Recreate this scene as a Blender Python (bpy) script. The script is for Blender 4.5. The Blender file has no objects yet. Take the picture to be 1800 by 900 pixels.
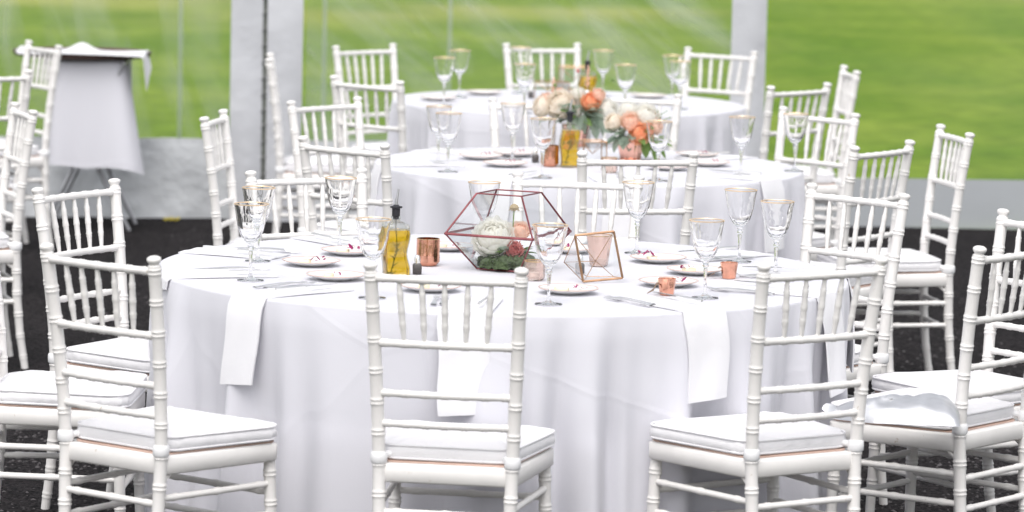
import bpy, math, random
from mathutils import Vector, Matrix
random.seed(7)
S = bpy.context.scene
COL = S.collection
PI = math.pi
R = math.radians
# ------------------------------------------------------------------ camera, world, sun, exposure
F_PX, PITCH, ROLL, CAM_H = 7079.7, 0.1109, 0.0222, 2.013
cam_d = bpy.data.cameras.new('camera'); cam = bpy.data.objects.new('camera', cam_d); COL.objects.link(cam)
cam_d.sensor_width = 36; cam_d.lens = F_PX / 1800 * 36
cam_d.clip_start = 0.1; cam_d.clip_end = 6000
cam_d.dof.use_dof = True; cam_d.dof.focus_distance = 11.35; cam_d.dof.aperture_fstop = 4.5
cam.matrix_world = Matrix.Translation((0, 0, CAM_H)) @ Matrix.Rotation(PI/2 - PITCH, 4, 'X') @ Matrix.Rotation(ROLL, 4, 'Z')
S.camera = cam
SUN_EL, SUN_AZ = R(58), R(188)          # azimuth clockwise from +Y: the light comes from behind the camera, a little left
W = bpy.data.worlds.new('World'); S.world = W; W.use_nodes = True
wn, wl = W.node_tree.nodes, W.node_tree.links
wn.clear()
sky = wn.new('ShaderNodeTexSky'); sky.sky_type = 'NISHITA'; sky.sun_disc = False
sky.sun_elevation = SUN_EL; sky.sun_rotation = SUN_AZ; sky.air_density = 1.0; sky.dust_density = 4.0
hs = wn.new('ShaderNodeHueSaturation'); hs.inputs['Saturation'].default_value = 0.24
bg = wn.new('ShaderNodeBackground'); bg.inputs['Strength'].default_value = 0.15
wo = wn.new('ShaderNodeOutputWorld')
wl.new(sky.outputs[0], hs.inputs['Color']); wl.new(hs.outputs[0], bg.inputs[0]); wl.new(bg.outputs[0], wo.inputs[0])
sd = bpy.data.lights.new('sun', 'SUN'); sun = bpy.data.objects.new('sun', sd); COL.objects.link(sun)
sd.energy = 0.75; sd.angle = R(80); sd.color = (1.0, 0.96, 0.92)
sdir = Vector((math.sin(SUN_AZ)*math.cos(SUN_EL), math.cos(SUN_AZ)*math.cos(SUN_EL), math.sin(SUN_EL)))
sun.rotation_euler = sdir.to_track_quat('Z', 'Y').to_euler()
S.view_settings.view_transform = 'Standard'; S.view_settings.look = 'None'
S.view_settings.gamma = 1; S.view_settings.use_curve_mapping = False
S.view_settings.exposure = 0.57

def at(px, py, z=0.742):
    """the place where the line of sight through a point of the photograph meets height z"""
    x = (px-900)/F_PX; y = -(py-450)/F_PX
    c, s = math.cos(ROLL), math.sin(ROLL)
    x, y = c*x - s*y, s*x + c*y
    cp, sp = math.cos(PITCH), math.sin(PITCH)
    v = Vector((x, cp + y*sp, -sp + y*cp)); t = (z-CAM_H)/v.z
    return Vector((v.x*t, v.y*t, z))

# ------------------------------------------------------------------ materials
MATS = {}
def mat(name, col, rough=0.5, metal=0.0, var=0.0, vscale=8.0, bump=0.0, bscale=60.0, bdist=0.002, trans=0.0, ior=1.45, sheen=0.0, col2=None, coat=0.0, sss=0.0):
    m = bpy.data.materials.new(name); m.use_nodes = True
    n, l = m.node_tree.nodes, m.node_tree.links
    p = n['Principled BSDF']
    p.inputs['Base Color'].default_value = (*col, 1); p.inputs['Roughness'].default_value = rough
    p.inputs['Metallic'].default_value = metal; p.inputs['IOR'].default_value = ior
    p.inputs['Transmission Weight'].default_value = trans; p.inputs['Sheen Weight'].default_value = sheen
    p.inputs['Coat Weight'].default_value = coat
    if sss:
        p.inputs['Subsurface Weight'].default_value = sss; p.inputs['Subsurface Radius'].default_value = (.01, .006, .004)
        p.inputs['Subsurface Scale'].default_value = 1
    tc = n.new('ShaderNodeTexCoord')
    if var or col2:
        nz = n.new('ShaderNodeTexNoise'); nz.inputs['Scale'].default_value = vscale; nz.inputs['Detail'].default_value = 5
        l.new(tc.outputs['Object'], nz.inputs['Vector'])
        cr = n.new('ShaderNodeValToRGB'); l.new(nz.outputs['Fac'], cr.inputs['Fac'])
        a = col; b = col2 if col2 else tuple(max(0, c*(1-var)) for c in col)
        cr.color_ramp.elements[0].position = 0.35; cr.color_ramp.elements[1].position = 0.68
        cr.color_ramp.elements[0].color = (*b, 1); cr.color_ramp.elements[1].color = (*a, 1)
        l.new(cr.outputs['Color'], p.inputs['Base Color'])
    if bump:
        nb = n.new('ShaderNodeTexNoise'); nb.inputs['Scale'].default_value = bscale; nb.inputs['Detail'].default_value = 6
        l.new(tc.outputs['Object'], nb.inputs['Vector'])
        bp = n.new('ShaderNodeBump'); bp.inputs['Strength'].default_value = bump; bp.inputs['Distance'].default_value = bdist
        l.new(nb.outputs['Fac'], bp.inputs['Height']); l.new(bp.outputs[0], p.inputs['Normal'])
    MATS[name] = m
    return m

def thin_glass(name, tint, gloss=0.08, haze=0.0, glare_streak=None, rough=0.03):
    """thin clear sheet: what is behind shows through, plus a weak mirror and a milky haze"""
    m = bpy.data.materials.new(name); m.use_nodes = True
    n, l = m.node_tree.nodes, m.node_tree.links; n.clear()
    tr = n.new('ShaderNodeBsdfTransparent'); tr.inputs[0].default_value = (*tint, 1)
    gl = n.new('ShaderNodeBsdfGlossy'); gl.inputs['Roughness'].default_value = rough
    lw = n.new('ShaderNodeLayerWeight'); lw.inputs['Blend'].default_value = 0.25
    mp = n.new('ShaderNodeMath'); mp.operation = 'MULTIPLY_ADD'; mp.inputs[1].default_value = 0.55; mp.inputs[2].default_value = gloss
    l.new(lw.outputs['Fresnel'], mp.inputs[0])
    mx = n.new('ShaderNodeMixShader'); l.new(mp.outputs[0], mx.inputs[0]); l.new(tr.outputs[0], mx.inputs[1]); l.new(gl.outputs[0], mx.inputs[2])
    out = n.new('ShaderNodeOutputMaterial'); last = mx
    if haze:
        df = n.new('ShaderNodeBsdfDiffuse'); df.inputs[0].default_value = (.85, .87, .88, 1)
        tl = n.new('ShaderNodeBsdfTranslucent'); tl.inputs[0].default_value = (.85, .87, .88, 1)
        m2 = n.new('ShaderNodeMixShader'); m2.inputs[0].default_value = 0.5; l.new(df.outputs[0], m2.inputs[1]); l.new(tl.outputs[0], m2.inputs[2])
        m3 = n.new('ShaderNodeMixShader'); l.new(mx.outputs[0], m3.inputs[1]); l.new(m2.outputs[0], m3.inputs[2]); last = m3
        m3.inputs[0].default_value = haze
        if glare_streak:  # glare off the vinyl wrinkles, painted in as streaks of whiter haze
            tc = n.new('ShaderNodeTexCoord'); mg = n.new('ShaderNodeMapping')
            mg.vector_type = 'TEXTURE'; mg.inputs['Rotation'].default_value = (0, R(glare_streak[0]), 0); mg.inputs['Scale'].default_value = (1/glare_streak[1], 1, 1/glare_streak[2])
            nz = n.new('ShaderNodeTexNoise'); nz.inputs['Scale'].default_value = 1.0; nz.inputs['Detail'].default_value = 4; nz.inputs['Distortion'].default_value = 0.5
            cr = n.new('ShaderNodeValToRGB'); cr.color_ramp.elements[0].position = 0.42; cr.color_ramp.elements[1].position = 0.68
            cr.color_ramp.elements[0].color = (haze, haze, haze, 1); h2 = glare_streak[3]; cr.color_ramp.elements[1].color = (h2, h2, h2, 1)
            l.new(tc.outputs['Object'], mg.inputs[0]); l.new(mg.outputs[0], nz.inputs['Vector']); l.new(nz.outputs['Fac'], cr.inputs[0]); l.new(cr.outputs[0], m3.inputs[0])
    l.new(last.outputs[0], out.inputs[0]); MATS[name] = m
    return m

mat('chair_paint', (.83, .81, .79), .5, var=.05, vscale=14, bump=.3, bscale=70, bdist=.0012)
mat('cushion_cloth', (.81, .80, .82), .9, var=.03, vscale=6, bump=.35, bscale=220, bdist=.001, sheen=.3)
mat('strap_cloth', (.84, .84, .85), .9, bump=.3, bscale=150, bdist=.001)
mat('seat_board', (.66, .46, .38), .6, var=.2)
mat('napkin_cloth', (.77, .765, .79), .9, var=.02, bump=.3, bscale=300, bdist=.0008, sheen=.2)
mat('silver', (.93, .92, .91), .36, 1.0, bump=.05, bscale=40)
mat('gold', (.86, .58, .30), .22, 1.0)
mat('gold_rim', (.95, .72, .48), .35, .55)
mat('brass', (.60, .36, .22), .32, 1.0, var=.3, vscale=40)
mat('rose_copper_bar', (.30, .10, .11), .35, .85, var=.35, vscale=30)
mat('copper', (.93, .47, .33), .16, 1.0, var=.25, vscale=55, bump=.35, bscale=45, bdist=.002)
mat('blush_glass', (.99, .86, .81), .08, trans=.88, bump=.4, bscale=60, bdist=.002)
mat('pink_copper_glass', (.98, .80, .73), .10, .15, trans=.8, bump=.3, bscale=50, bdist=.002)
mat('clear_glass', (1, 1, 1), .0, trans=1.0, ior=1.33)
mat('oil', (.96, .62, .03), .03, trans=.85, ior=1.38, var=.25, vscale=30)
mat('black_rubber', (.02, .02, .025), .45)
mat('plate_china', (.85, .84, .82), .18, coat=.5)
mat('plate_rim', (.84, .62, .54), .3, .5)
mat('butter', (.93, .86, .62), .5, var=.06)
mat('purple_petal', (.33, .01, .12), .6, var=.4, vscale=60)
mat('pepper', (.10, .09, .09), .3, var=.5, vscale=300)
mat('petal_white', (.98, .97, .93), .7, var=.05, sss=0)
mat('petal_cream', (.99, .94, .86), .7, var=.05, sss=0)
mat('petal_peach', (.98, .50, .27), .7, col2=(.98, .66, .46), vscale=20, sss=0)
mat('petal_blush', (.99, .78, .66), .7, var=.06, sss=0)
mat('petal_pink', (.72, .27, .26), .75, col2=(.82, .42, .38), vscale=60)
mat('leaf_sage', (.36, .45, .36), .7, var=.25, vscale=25)
mat('leaf_green', (.22, .36, .10), .55, var=.35, vscale=25)
mat('moss', (.12, .17, .08), .9, var=.5, vscale=90, bump=.8, bscale=80, bdist=.01)
mat('stem_green', (.16, .26, .07), .6)
mat('dried_pod', (.42, .33, .20), .8, var=.3, vscale=120)
mat('clutch_leather', (.60, .61, .64), .32, .55, var=.12, vscale=25, bump=.3, bscale=25, bdist=.004)
mat('tray_brown', (.12, .07, .06), .45, var=.3)
mat('stand_steel', (.50, .50, .52), .3, .8)
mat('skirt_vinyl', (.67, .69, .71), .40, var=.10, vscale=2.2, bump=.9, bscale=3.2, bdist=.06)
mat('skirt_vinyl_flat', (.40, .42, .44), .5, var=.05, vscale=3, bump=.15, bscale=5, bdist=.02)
mat('flap_vinyl', (.58, .59, .62), .42, var=.10, vscale=2.5, bump=.6, bscale=3, bdist=.04)
mat('pole_metal', (.30, .30, .30), .5, .4, var=.3, vscale=20)
mat('seam_dark', (.16, .17, .15), .7, var=.4, vscale=15)
mat('card', (.75, .62, .45), .7, var=.1)
mat('yellow_petal', (.75, .62, .05), .7)
CLEAR = thin_glass('pane_glass', (.97, .98, .98), gloss=.03, rough=.02)
thin_glass('bottle_glass', (.96, .98, .96), gloss=.05, rough=.02)
thin_glass('vinyl_glare', (.93, .96, .94), gloss=.02, haze=.04, glare_streak=(38, 1.3, 6.5, .36), rough=.2)  # diagonal glare on the centre panel is part of the colour
thin_glass('vinyl_soft', (.93, .96, .94), gloss=.02, haze=.03, glare_streak=(74, 1.2, 6.0, .30), rough=.2)
thin_glass('vinyl_plain', (.97, .98, .96), gloss=.005, haze=.01, glare_streak=(8, .5, 3.0, .05), rough=.2)
thin_glass('vinyl_seam', (.80, .86, .84), gloss=.03, haze=.28, rough=.3)

def vary(name, wear=None, soft=None):
    """shift the pattern by each object's own random number; optional chips in the paint, optional soft wrinkles"""
    m = MATS[name]; n, l = m.node_tree.nodes, m.node_tree.links; p = n['Principled BSDF']
    tc = [q for q in n if q.type == 'TEX_COORD'][0]; oi = n.new('ShaderNodeObjectInfo')
    sc = n.new('ShaderNodeVectorMath'); sc.operation = 'SCALE'; sc.inputs[0].default_value = (31, 17, 23); l.new(oi.outputs['Random'], sc.inputs['Scale'])
    ad = n.new('ShaderNodeVectorMath'); ad.operation = 'ADD'
    for lk in list(tc.outputs['Object'].links): to = lk.to_socket; l.remove(lk); l.new(ad.outputs[0], to)
    l.new(tc.outputs['Object'], ad.inputs[0]); l.new(sc.outputs[0], ad.inputs[1])
    if wear:
        z = n.new('ShaderNodeTexNoise'); z.inputs['Scale'].default_value = 34; z.inputs['Detail'].default_value = 8; z.inputs['Roughness'].default_value = .7; l.new(ad.outputs[0], z.inputs['Vector'])
        r = n.new('ShaderNodeValToRGB'); r.color_ramp.elements[0].position = .665; r.color_ramp.elements[1].position = .70; l.new(z.outputs['Fac'], r.inputs[0])
        mx = n.new('ShaderNodeMix'); mx.data_type = 'RGBA'; mx.inputs[7].default_value = (*wear, 1); l.new(r.outputs[0], mx.inputs[0])
        l.new(p.inputs['Base Color'].links[0].from_socket, mx.inputs[6]); l.new(mx.outputs[2], p.inputs['Base Color'])
    if soft:
        z = n.new('ShaderNodeTexNoise'); z.inputs['Scale'].default_value = soft[0]; z.inputs['Detail'].default_value = 3; z.inputs['Distortion'].default_value = 1.2; l.new(ad.outputs[0], z.inputs['Vector'])
        b = n.new('ShaderNodeBump'); b.inputs['Strength'].default_value = .8; b.inputs['Distance'].default_value = soft[1]; l.new(z.outputs['Fac'], b.inputs['Height'])
        l.new(p.inputs['Normal'].links[0].from_socket, b.inputs['Normal']); l.new(b.outputs[0], p.inputs['Normal'])
vary('chair_paint', wear=(.52, .45, .37)); vary('cushion_cloth', soft=(7, .014)); vary('napkin_cloth', soft=(7, .003))
def petal_light(name):
    m = MATS[name]; n, l = m.node_tree.nodes, m.node_tree.links; p = n['Principled BSDF']; out = n['Material Output']
    tl = n.new('ShaderNodeBsdfTranslucent'); mx = n.new('ShaderNodeMixShader'); mx.inputs[0].default_value = .58
    src = p.inputs['Base Color'].links
    if src: l.new(src[0].from_socket, tl.inputs[0])
    else: tl.inputs[0].default_value = p.inputs['Base Color'].default_value
    l.new(p.outputs[0], mx.inputs[1]); l.new(tl.outputs[0], mx.inputs[2]); l.new(mx.outputs[0], out.inputs[0])
for _n in ('petal_white', 'petal_cream', 'petal_peach', 'petal_blush', 'petal_pink', 'leaf_green', 'leaf_sage'): petal_light(_n)
def cloth_mat():
    m = mat('table_linen', (.655, .652, .70), .88, sheen=.25)
    n, l = m.node_tree.nodes, m.node_tree.links; p = n['Principled BSDF']
    tc = n.new('ShaderNodeTexCoord')
    w = n.new('ShaderNodeTexNoise'); w.inputs['Scale'].default_value = 260; l.new(tc.outputs['Object'], w.inputs[0])
    c = n.new('ShaderNodeTexVoronoi'); c.feature = 'DISTANCE_TO_EDGE'; c.inputs['Scale'].default_value = 1.7
    l.new(tc.outputs['Object'], c.inputs['Vector'])
    lt = n.new('ShaderNodeMapRange'); lt.inputs[1].default_value = 0; lt.inputs[2].default_value = .02; lt.inputs[3].default_value = 1; lt.inputs[4].default_value = 0
    l.new(c.outputs['Distance'], lt.inputs[0])
    b1 = n.new('ShaderNodeBump'); b1.inputs['Strength'].default_value = .25; b1.inputs['Distance'].default_value = .0008; l.new(w.outputs['Fac'], b1.inputs['Height'])
    b2 = n.new('ShaderNodeBump'); b2.inputs['Strength'].default_value = .4; b2.inputs['Distance'].default_value = .0016
    l.new(lt.outputs[0], b2.inputs['Height']); l.new(b1.outputs[0], b2.inputs['Normal']); l.new(b2.outputs[0], p.inputs['Normal'])
cloth_mat()

def ground_mats():
    # gravel: dark, coarse crushed stone
    m = mat('gravel_ground', (.05, .045, .048), .95)
    m.node_tree.nodes['Principled BSDF'].inputs['Specular IOR Level'].default_value = .15
    n, l = m.node_tree.nodes, m.node_tree.links; p = n['Principled BSDF']
    tc = n.new('ShaderNodeTexCoord')
    v = n.new('ShaderNodeTexVoronoi'); v.inputs['Scale'].default_value = 95; l.new(tc.outputs['Object'], v.inputs['Vector'])
    nz = n.new('ShaderNodeTexNoise'); nz.inputs['Scale'].default_value = 3; nz.inputs['Detail'].default_value = 8; l.new(tc.outputs['Object'], nz.inputs['Vector'])
    cr = n.new('ShaderNodeValToRGB'); l.new(v.outputs['Color'], cr.inputs[0])
    cr.color_ramp.elements[0].color = (.006, .0055, .006, 1); cr.color_ramp.elements[1].color = (.060, .052, .055, 1)
    cr.color_ramp.elements[0].position = .2; cr.color_ramp.elements[1].position = .95
    mx = n.new('ShaderNodeMix'); mx.data_type = 'RGBA'; mx.blend_type = 'MULTIPLY'; mx.inputs[0].default_value = .6
    l.new(cr.outputs[0], mx.inputs[6]); l.new(nz.outputs['Fac'], mx.inputs[7]); l.new(mx.outputs[2], p.inputs['Base Color'])
    b = n.new('ShaderNodeBump'); b.inputs['Strength'].default_value = 1; b.inputs['Distance'].default_value = .012
    l.new(v.outputs['Distance'], b.inputs['Height']); b.invert = True; l.new(b.outputs[0], p.inputs['Normal'])
    # lawn
    m = mat('lawn_grass', (.12, .20, .03), .85)
    m.node_tree.nodes['Principled BSDF'].inputs['Specular IOR Level'].default_value = .15
    n, l = m.node_tree.nodes, m.node_tree.links; p = n['Principled BSDF']
    tc = n.new('ShaderNodeTexCoord')
    def noise(scale, sx, sy, det=6, dist=0):
        mg = n.new('ShaderNodeMapping'); mg.inputs['Scale'].default_value = (sx, sy, 1); l.new(tc.outputs['Object'], mg.inputs[0])
        q = n.new('ShaderNodeTexNoise'); q.inputs['Scale'].default_value = scale; q.inputs['Detail'].default_value = det; q.inputs['Distortion'].default_value = dist
        l.new(mg.outputs[0], q.inputs['Vector']); return q
    a = noise(.55, 1, .8, 8); bq = noise(5, 1, .8, 6); cq = noise(.16, .8, .6, 3); dq = noise(45, 1, 1, 4)
    r1 = n.new('ShaderNodeValToRGB'); l.new(a.outputs['Fac'], r1.inputs[0])
    r1.color_ramp.elements[0].position = .36; r1.color_ramp.elements[1].position = .66
    r1.color_ramp.elements[0].color = (.13, .235, .022, 1); r1.color_ramp.elements[1].color = (.235, .325, .050, 1)
    r2 = n.new('ShaderNodeValToRGB'); l.new(bq.outputs['Fac'], r2.inputs[0])
    r2.color_ramp.elements[0].position = .3; r2.color_ramp.elements[1].position = .7
    r2.color_ramp.elements[0].color = (.66, .71, .60, 1); r2.color_ramp.elements[1].color = (1.16, 1.12, 1.0, 1)
    mx = n.new('ShaderNodeMix'); mx.data_type = 'RGBA'; mx.blend_type = 'MULTIPLY'; mx.inputs[0].default_value = 1
    l.new(r1.outputs[0], mx.inputs[6]); l.new(r2.outputs[0], mx.inputs[7])
    # dry yellowish patches farther out
    sp = n.new('ShaderNodeSeparateXYZ'); l.new(tc.outputs['Object'], sp.inputs[0])
    mr = n.new('ShaderNodeMapRange'); mr.inputs[1].default_value = 34; mr.inputs[2].default_value = 42; l.new(sp.outputs['Y'], mr.inputs[0])
    r3 = n.new('ShaderNodeValToRGB'); l.new(cq.outputs['Fac'], r3.inputs[0]); r3.color_ramp.elements[0].position = .50; r3.color_ramp.elements[1].position = .64
    mm = n.new('ShaderNodeMath'); mm.operation = 'MULTIPLY'; l.new(mr.outputs[0], mm.inputs[0]); l.new(r3.outputs[0], mm.inputs[1])
    m2 = n.new('ShaderNodeMix'); m2.data_type = 'RGBA'; m2.inputs[7].default_value = (.46, .44, .14, 1)
    l.new(mm.outputs[0], m2.inputs[0]); l.new(mx.outputs[2], m2.inputs[6]); l.new(m2.outputs[2], p.inputs['Base Color'])
    b = n.new('ShaderNodeBump'); b.inputs['Strength'].default_value = .8; b.inputs['Distance'].default_value = .03
    l.new(dq.outputs['Fac'], b.inputs['Height']); l.new(b.outputs[0], p.inputs['Normal'])
ground_mats()

# ------------------------------------------------------------------ mesh helpers
class MB:
    def __init__(s): s.v = []; s.f = []
    def grid(s, rows, close_u=False, close_v=False):
        """rows: list of equal-length point rows"""
        b = len(s.v); nr, nc = len(rows), len(rows[0])
        for r in rows: s.v += [tuple(p) for p in r]
        for i in range(nr - (0 if close_v else 1)):
            for j in range(nc - (0 if close_u else 1)):
                i2, j2 = (i+1) % nr, (j+1) % nc
                s.f.append((b+i*nc+j, b+i*nc+j2, b+i2*nc+j2, b+i2*nc+j))
        return b
    def tube(s, pts, rad, n=10, cap=True):
        pts = [Vector(p) for p in pts]
        if not hasattr(rad, '__len__'): rad = [rad]*len(pts)
        rows = []; up = None
        for i, p in enumerate(pts):
            a = pts[max(i-1, 0)]; c = pts[min(i+1, len(pts)-1)]; t = (c-a).normalized()
            if up is None: up = Vector((0, 0, 1)) if abs(t.z) < .8 else Vector((0, 1, 0))
            u = t.cross(up).normalized(); w = u.cross(t).normalized(); up = w
            rows.append([p + rad[i]*(math.cos(2*PI*k/n)*u + math.sin(2*PI*k/n)*w) for k in range(n)])
        b = s.grid(rows, close_u=True)
        if cap:
            s.f.append(tuple(b+k for k in range(n))[::-1]); m = b+(len(rows)-1)*n; s.f.append(tuple(m+k for k in range(n)))
    def lathe(s, prof, n=24, mod=None, c=(0, 0, 0), closed=False):
        rows = []
        for r, z in prof:
            row = []
            for k in range(n):
                a = 2*PI*k/n; rr = r*(mod(a, z) if mod else 1)
                row.append((c[0]+rr*math.cos(a), c[1]+rr*math.sin(a), c[2]+z))
            rows.append(row)
        b = s.grid(rows, close_u=True, close_v=closed)
        if not closed:
            if prof[0][0] > 1e-5: s.f.append(tuple(b+k for k in range(n))[::-1])
            m = b+(len(rows)-1)*n
            if prof[-1][0] > 1e-5: s.f.append(tuple(m+k for k in range(n)))
    def box(s, c, d, M=None):
        b = len(s.v)
        for x in (-1, 1):
            for y in (-1, 1):
                for z in (-1, 1):
                    p = Vector((c[0]+x*d[0]/2, c[1]+y*d[1]/2, c[2]+z*d[2]/2)); s.v.append(tuple(M @ p if M else p))
        for f in ((0, 1, 3, 2), (4, 6, 7, 5), (0, 4, 5, 1), (2, 3, 7, 6), (0, 2, 6, 4), (1, 5, 7, 3)): s.f.append(tuple(b+i for i in f))
    def slab(s, outline, z0, z1, bev=.004, top=None):
        """closed plan outline, bevelled top and bottom"""
        n = len(outline); cx = sum(p[0] for p in outline)/n; cy = sum(p[1] for p in outline)/n
        def ring(k, z): return [(cx+(p[0]-cx)*k, cy+(p[1]-cy)*k, z) for p in outline]
        w = max(abs(p[0]-cx) for p in outline); k = 1-bev/w
        b = s.grid([ring(k, z0), ring(1, z0+bev), ring(1, z1-bev), ring(k, z1)], close_u=True)
        s.f.append(tuple(b+i for i in range(n))[::-1]); s.f.append(tuple(b+3*n+i for i in range(n)))
    def mesh(s, name, m, smooth=True):
        me = bpy.data.meshes.new(name); me.from_pydata(s.v, [], s.f); me.update()
        me.materials.append(MATS[m])
        if smooth:
            me.polygons.foreach_set('use_smooth', [True]*len(me.polygons))
            me.set_sharp_from_angle(angle=R(48))
        return me
    def build(s, name, m, parent=None, smooth=True, loc=None):
        o = bpy.data.objects.new(name, s.mesh(name, m, smooth)); COL.objects.link(o)
        if parent: o.parent = parent
        if loc: o.location = loc
        return o

def tag(o, label=None, cat=None, group=None, kind=None):
    if label: o['label'] = label
    if cat: o['category'] = cat
    if group: o['group'] = group
    if kind: o['kind'] = kind
    return o
def empty(name, loc=(0, 0, 0), rz=0, label=None, cat=None, group=None):
    o = bpy.data.objects.new(name, None); COL.objects.link(o); o.location = loc; o.rotation_euler = (0, 0, rz)
    o.empty_display_size = .1
    return tag(o, label, cat, group)
def kids(o): return [c for c in bpy.data.objects if c.parent == o]
TREE = {}
def snapshot(o):
    TREE[o.name] = [(c, [g for g in kids(c)]) for c in kids(o)]
def dup(src, loc, rz, label=None, group=None):
    r = src.copy(); COL.objects.link(r); r.location = loc; r.rotation_euler = (0, 0, rz)
    for c, gs in TREE[src.name]:
        c2 = c.copy(); COL.objects.link(c2); c2.parent = r
        for g in gs:
            g2 = g.copy(); COL.objects.link(g2); g2.parent = c2
    tag(r, label, None, group); return r
USED = set()
def place(src, loc, rz, label, group=None):
    """the first call moves the original, later ones copy it"""
    if src.name not in USED:
        USED.add(src.name); snapshot(src)
        src.location = loc; src.rotation_euler = (0, 0, rz); return tag(src, label, None, group)
    return dup(src, loc, rz, label, group)

# ------------------------------------------------------------------ ground and tent
def sheet(name, x0, x1, y0, y1, z, m):
    b = MB(); b.v = [(x0, y0, z), (x1, y0, z), (x1, y1, z), (x0, y1, z)]; b.f = [(0, 1, 2, 3)]
    return tag(b.build(name, m, smooth=False), kind='structure')
sheet('lawn', -1500, 1500, -1500, 3000, -.008, 'lawn_grass')
sheet('gravel_ground', -14, 14, -6, 19.75, 0, 'gravel_ground')
def stones():
    b = MB(); rnd = random.Random(3)
    for _ in range(13000):
        x = rnd.uniform(-1.6, 1.9); y = rnd.uniform(8.6, 14.5) if rnd.random() < .8 else rnd.uniform(14.5, 19)
        if (x+.027)**2+(y-11.05)**2 < 1.0 or (x-.27)**2+(y-14.44)**2 < .65: continue
        r = rnd.uniform(.003, .009); n = 5; a0 = rnd.random()*6
        base = len(b.v)
        for k in range(n):
            a = a0+2*PI*k/n; q = r*rnd.uniform(.7, 1.2); b.v.append((x+q*math.cos(a), y+q*math.sin(a), .0005))
        b.v.append((x+rnd.uniform(-.3, .3)*r, y+rnd.uniform(-.3, .3)*r, r*rnd.uniform(.5, .9)))
        for k in range(n): b.f.append((base+k, base+(k+1) % n, base+n))
    m = mat('stone_grey', (.13, .12, .124), .9, col2=(.03, .028, .03), vscale=25)
    tag(b.build('gravel', 'stone_grey', smooth=False), 'loose dark crushed stones on the gravel floor of the tent', 'gravel', kind='stuff')
stones()

def wall_point(x): return 19.46 + (x+1.22)*.10
def vinyl_strip(name, x0, x1, z0, z1, m, parent, wave=.01, off=0, nx=40, nz=12, fr=9, seed=0, bulge=0):
    rnd = random.Random(seed); ph = [rnd.random()*6 for _ in range(6)]
    b = MB(); rows = []
    for j in range(nz+1):
        z = z0+(z1-z0)*j/nz; row = []
        for i in range(nx+1):
            x = x0+(x1-x0)*i/nx
            y = wall_point(x)+off+wave*(math.sin(fr*x+ph[0]+2*z)+.6*math.sin(fr*1.9*x-ph[1]-3*z)+.5*math.sin(fr*.6*x+7*z+ph[2]))
            y -= bulge*math.sin(PI*(x-x0)/(x1-x0))
            row.append((x, y, z))
        rows.append(row)
    b.grid(rows)
    o = b.build(name, m, parent)
    return o
wallA = empty('tent_wall', (0, 0, 0), 0, 'clear vinyl tent side wall with crumpled grey skirt, left of the wide pole cover', 'tent wall')
vinyl_strip('clear_panel', -4.6, -1.36, .385, 2.4, 'vinyl_soft', wallA, .006, fr=6, seed=1)
vinyl_strip('skirt', -4.6, -1.36, -.01, .39, 'skirt_vinyl', wallA, .022, -.02, 120, 16, 11, seed=2)
for x in (-1.62,): vinyl_strip('seam_strip', x-.012, x+.012, .39, 2.4, 'vinyl_seam', wallA, .004, -.02, 3, 8, 6)
wallB = empty('tent_wall', (0, 0, 0), 0, 'clear vinyl tent wall with painted-in glare streaks behind the flowers and farthest table', 'tent wall')
vinyl_strip('clear_panel', -1.02, 1.06, .385, 2.4, 'vinyl_glare', wallB, .006, fr=6, seed=3)
vinyl_strip('skirt', -1.02, 1.06, -.01, .39, 'skirt_vinyl', wallB, .016, -.02, 90, 14, 11, seed=4)
for x in (-.93, -.325): vinyl_strip('seam_strip', x-.012, x+.012, .39, 2.4, 'vinyl_seam', wallB, .004, -.02, 3, 8, 6)
wallC = empty('tent_wall', (0, 0, 0), 0, 'spotless clear vinyl tent wall with low smooth grey skirt, at the right', 'tent wall')
vinyl_strip('clear_panel', 1.24, 5.2, .235, 2.4, 'vinyl_plain', wallC, .004, fr=5, seed=5)
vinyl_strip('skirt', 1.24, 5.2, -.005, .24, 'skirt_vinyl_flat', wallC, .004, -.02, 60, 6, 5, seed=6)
def pole_cover(label, spans, seamx, px, zlow):
    t = empty('tent_pole', (0, 0, 0), 0, label, 'tent pole')
    b = MB(); b.tube([(px, wall_point(px)-.03, 0), (px, wall_point(px)-.03, 2.6)], .036, 14); b.build('pole', 'pole_metal', t)
    for i, (x0, x1) in enumerate(spans):
        vinyl_strip('fabric_flap', x0, x1, zlow, 2.4, 'flap_vinyl', t, .007, -.08-.004*i, 14, 30, 14, seed=10+i+int(px*7), bulge=.02)
    if seamx is not None:
        vinyl_strip('dark_seam', seamx-.012, seamx+.012, zlow, 2.4, 'seam_dark', t, .002, -.075, 2, 20, 5); lacing(t, seamx)
def lacing(parent, x):
    b = MB()
    for k in range(30):
        z = .06+.078*k; y = wall_point(x)-.082
        b.tube([(x-.014, y, z), (x, y-.006, z+.012), (x+.014, y, z+.022)], .0035, 6)
    b.build('lacing_cord', 'pole_metal', parent)
pole_cover('wide grey vinyl pole cover with dark seam, left of the back tables', ((-1.375, -1.222), (-1.20, -1.03)), -1.211, -1.215, .0)
pole_cover('narrow pale vinyl pole cover behind the farthest table, right side', ((1.045, 1.215),), None, 1.13, .0)
b = MB(); rnd = random.Random(9); c0 = at(302, 388, .0)
for k in range(26):
    x, y = c0.x+rnd.uniform(-.035, .035), c0.y-.08+rnd.uniform(-.02, .02); a = rnd.random()*6
    b.v += [(x, y, .01), (x+.012*math.cos(a), y+.012*math.sin(a), .02), (x+.008*math.cos(a+1.5), y+.008*math.sin(a+1.5), .025)]; n = len(b.v); b.f.append((n-3, n-2, n-1))
tag(b.build('fallen_petals', 'yellow_petal'), 'tiny scatter of yellow petals at the foot of the grey skirt', 'petals', kind='stuff')

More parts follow.
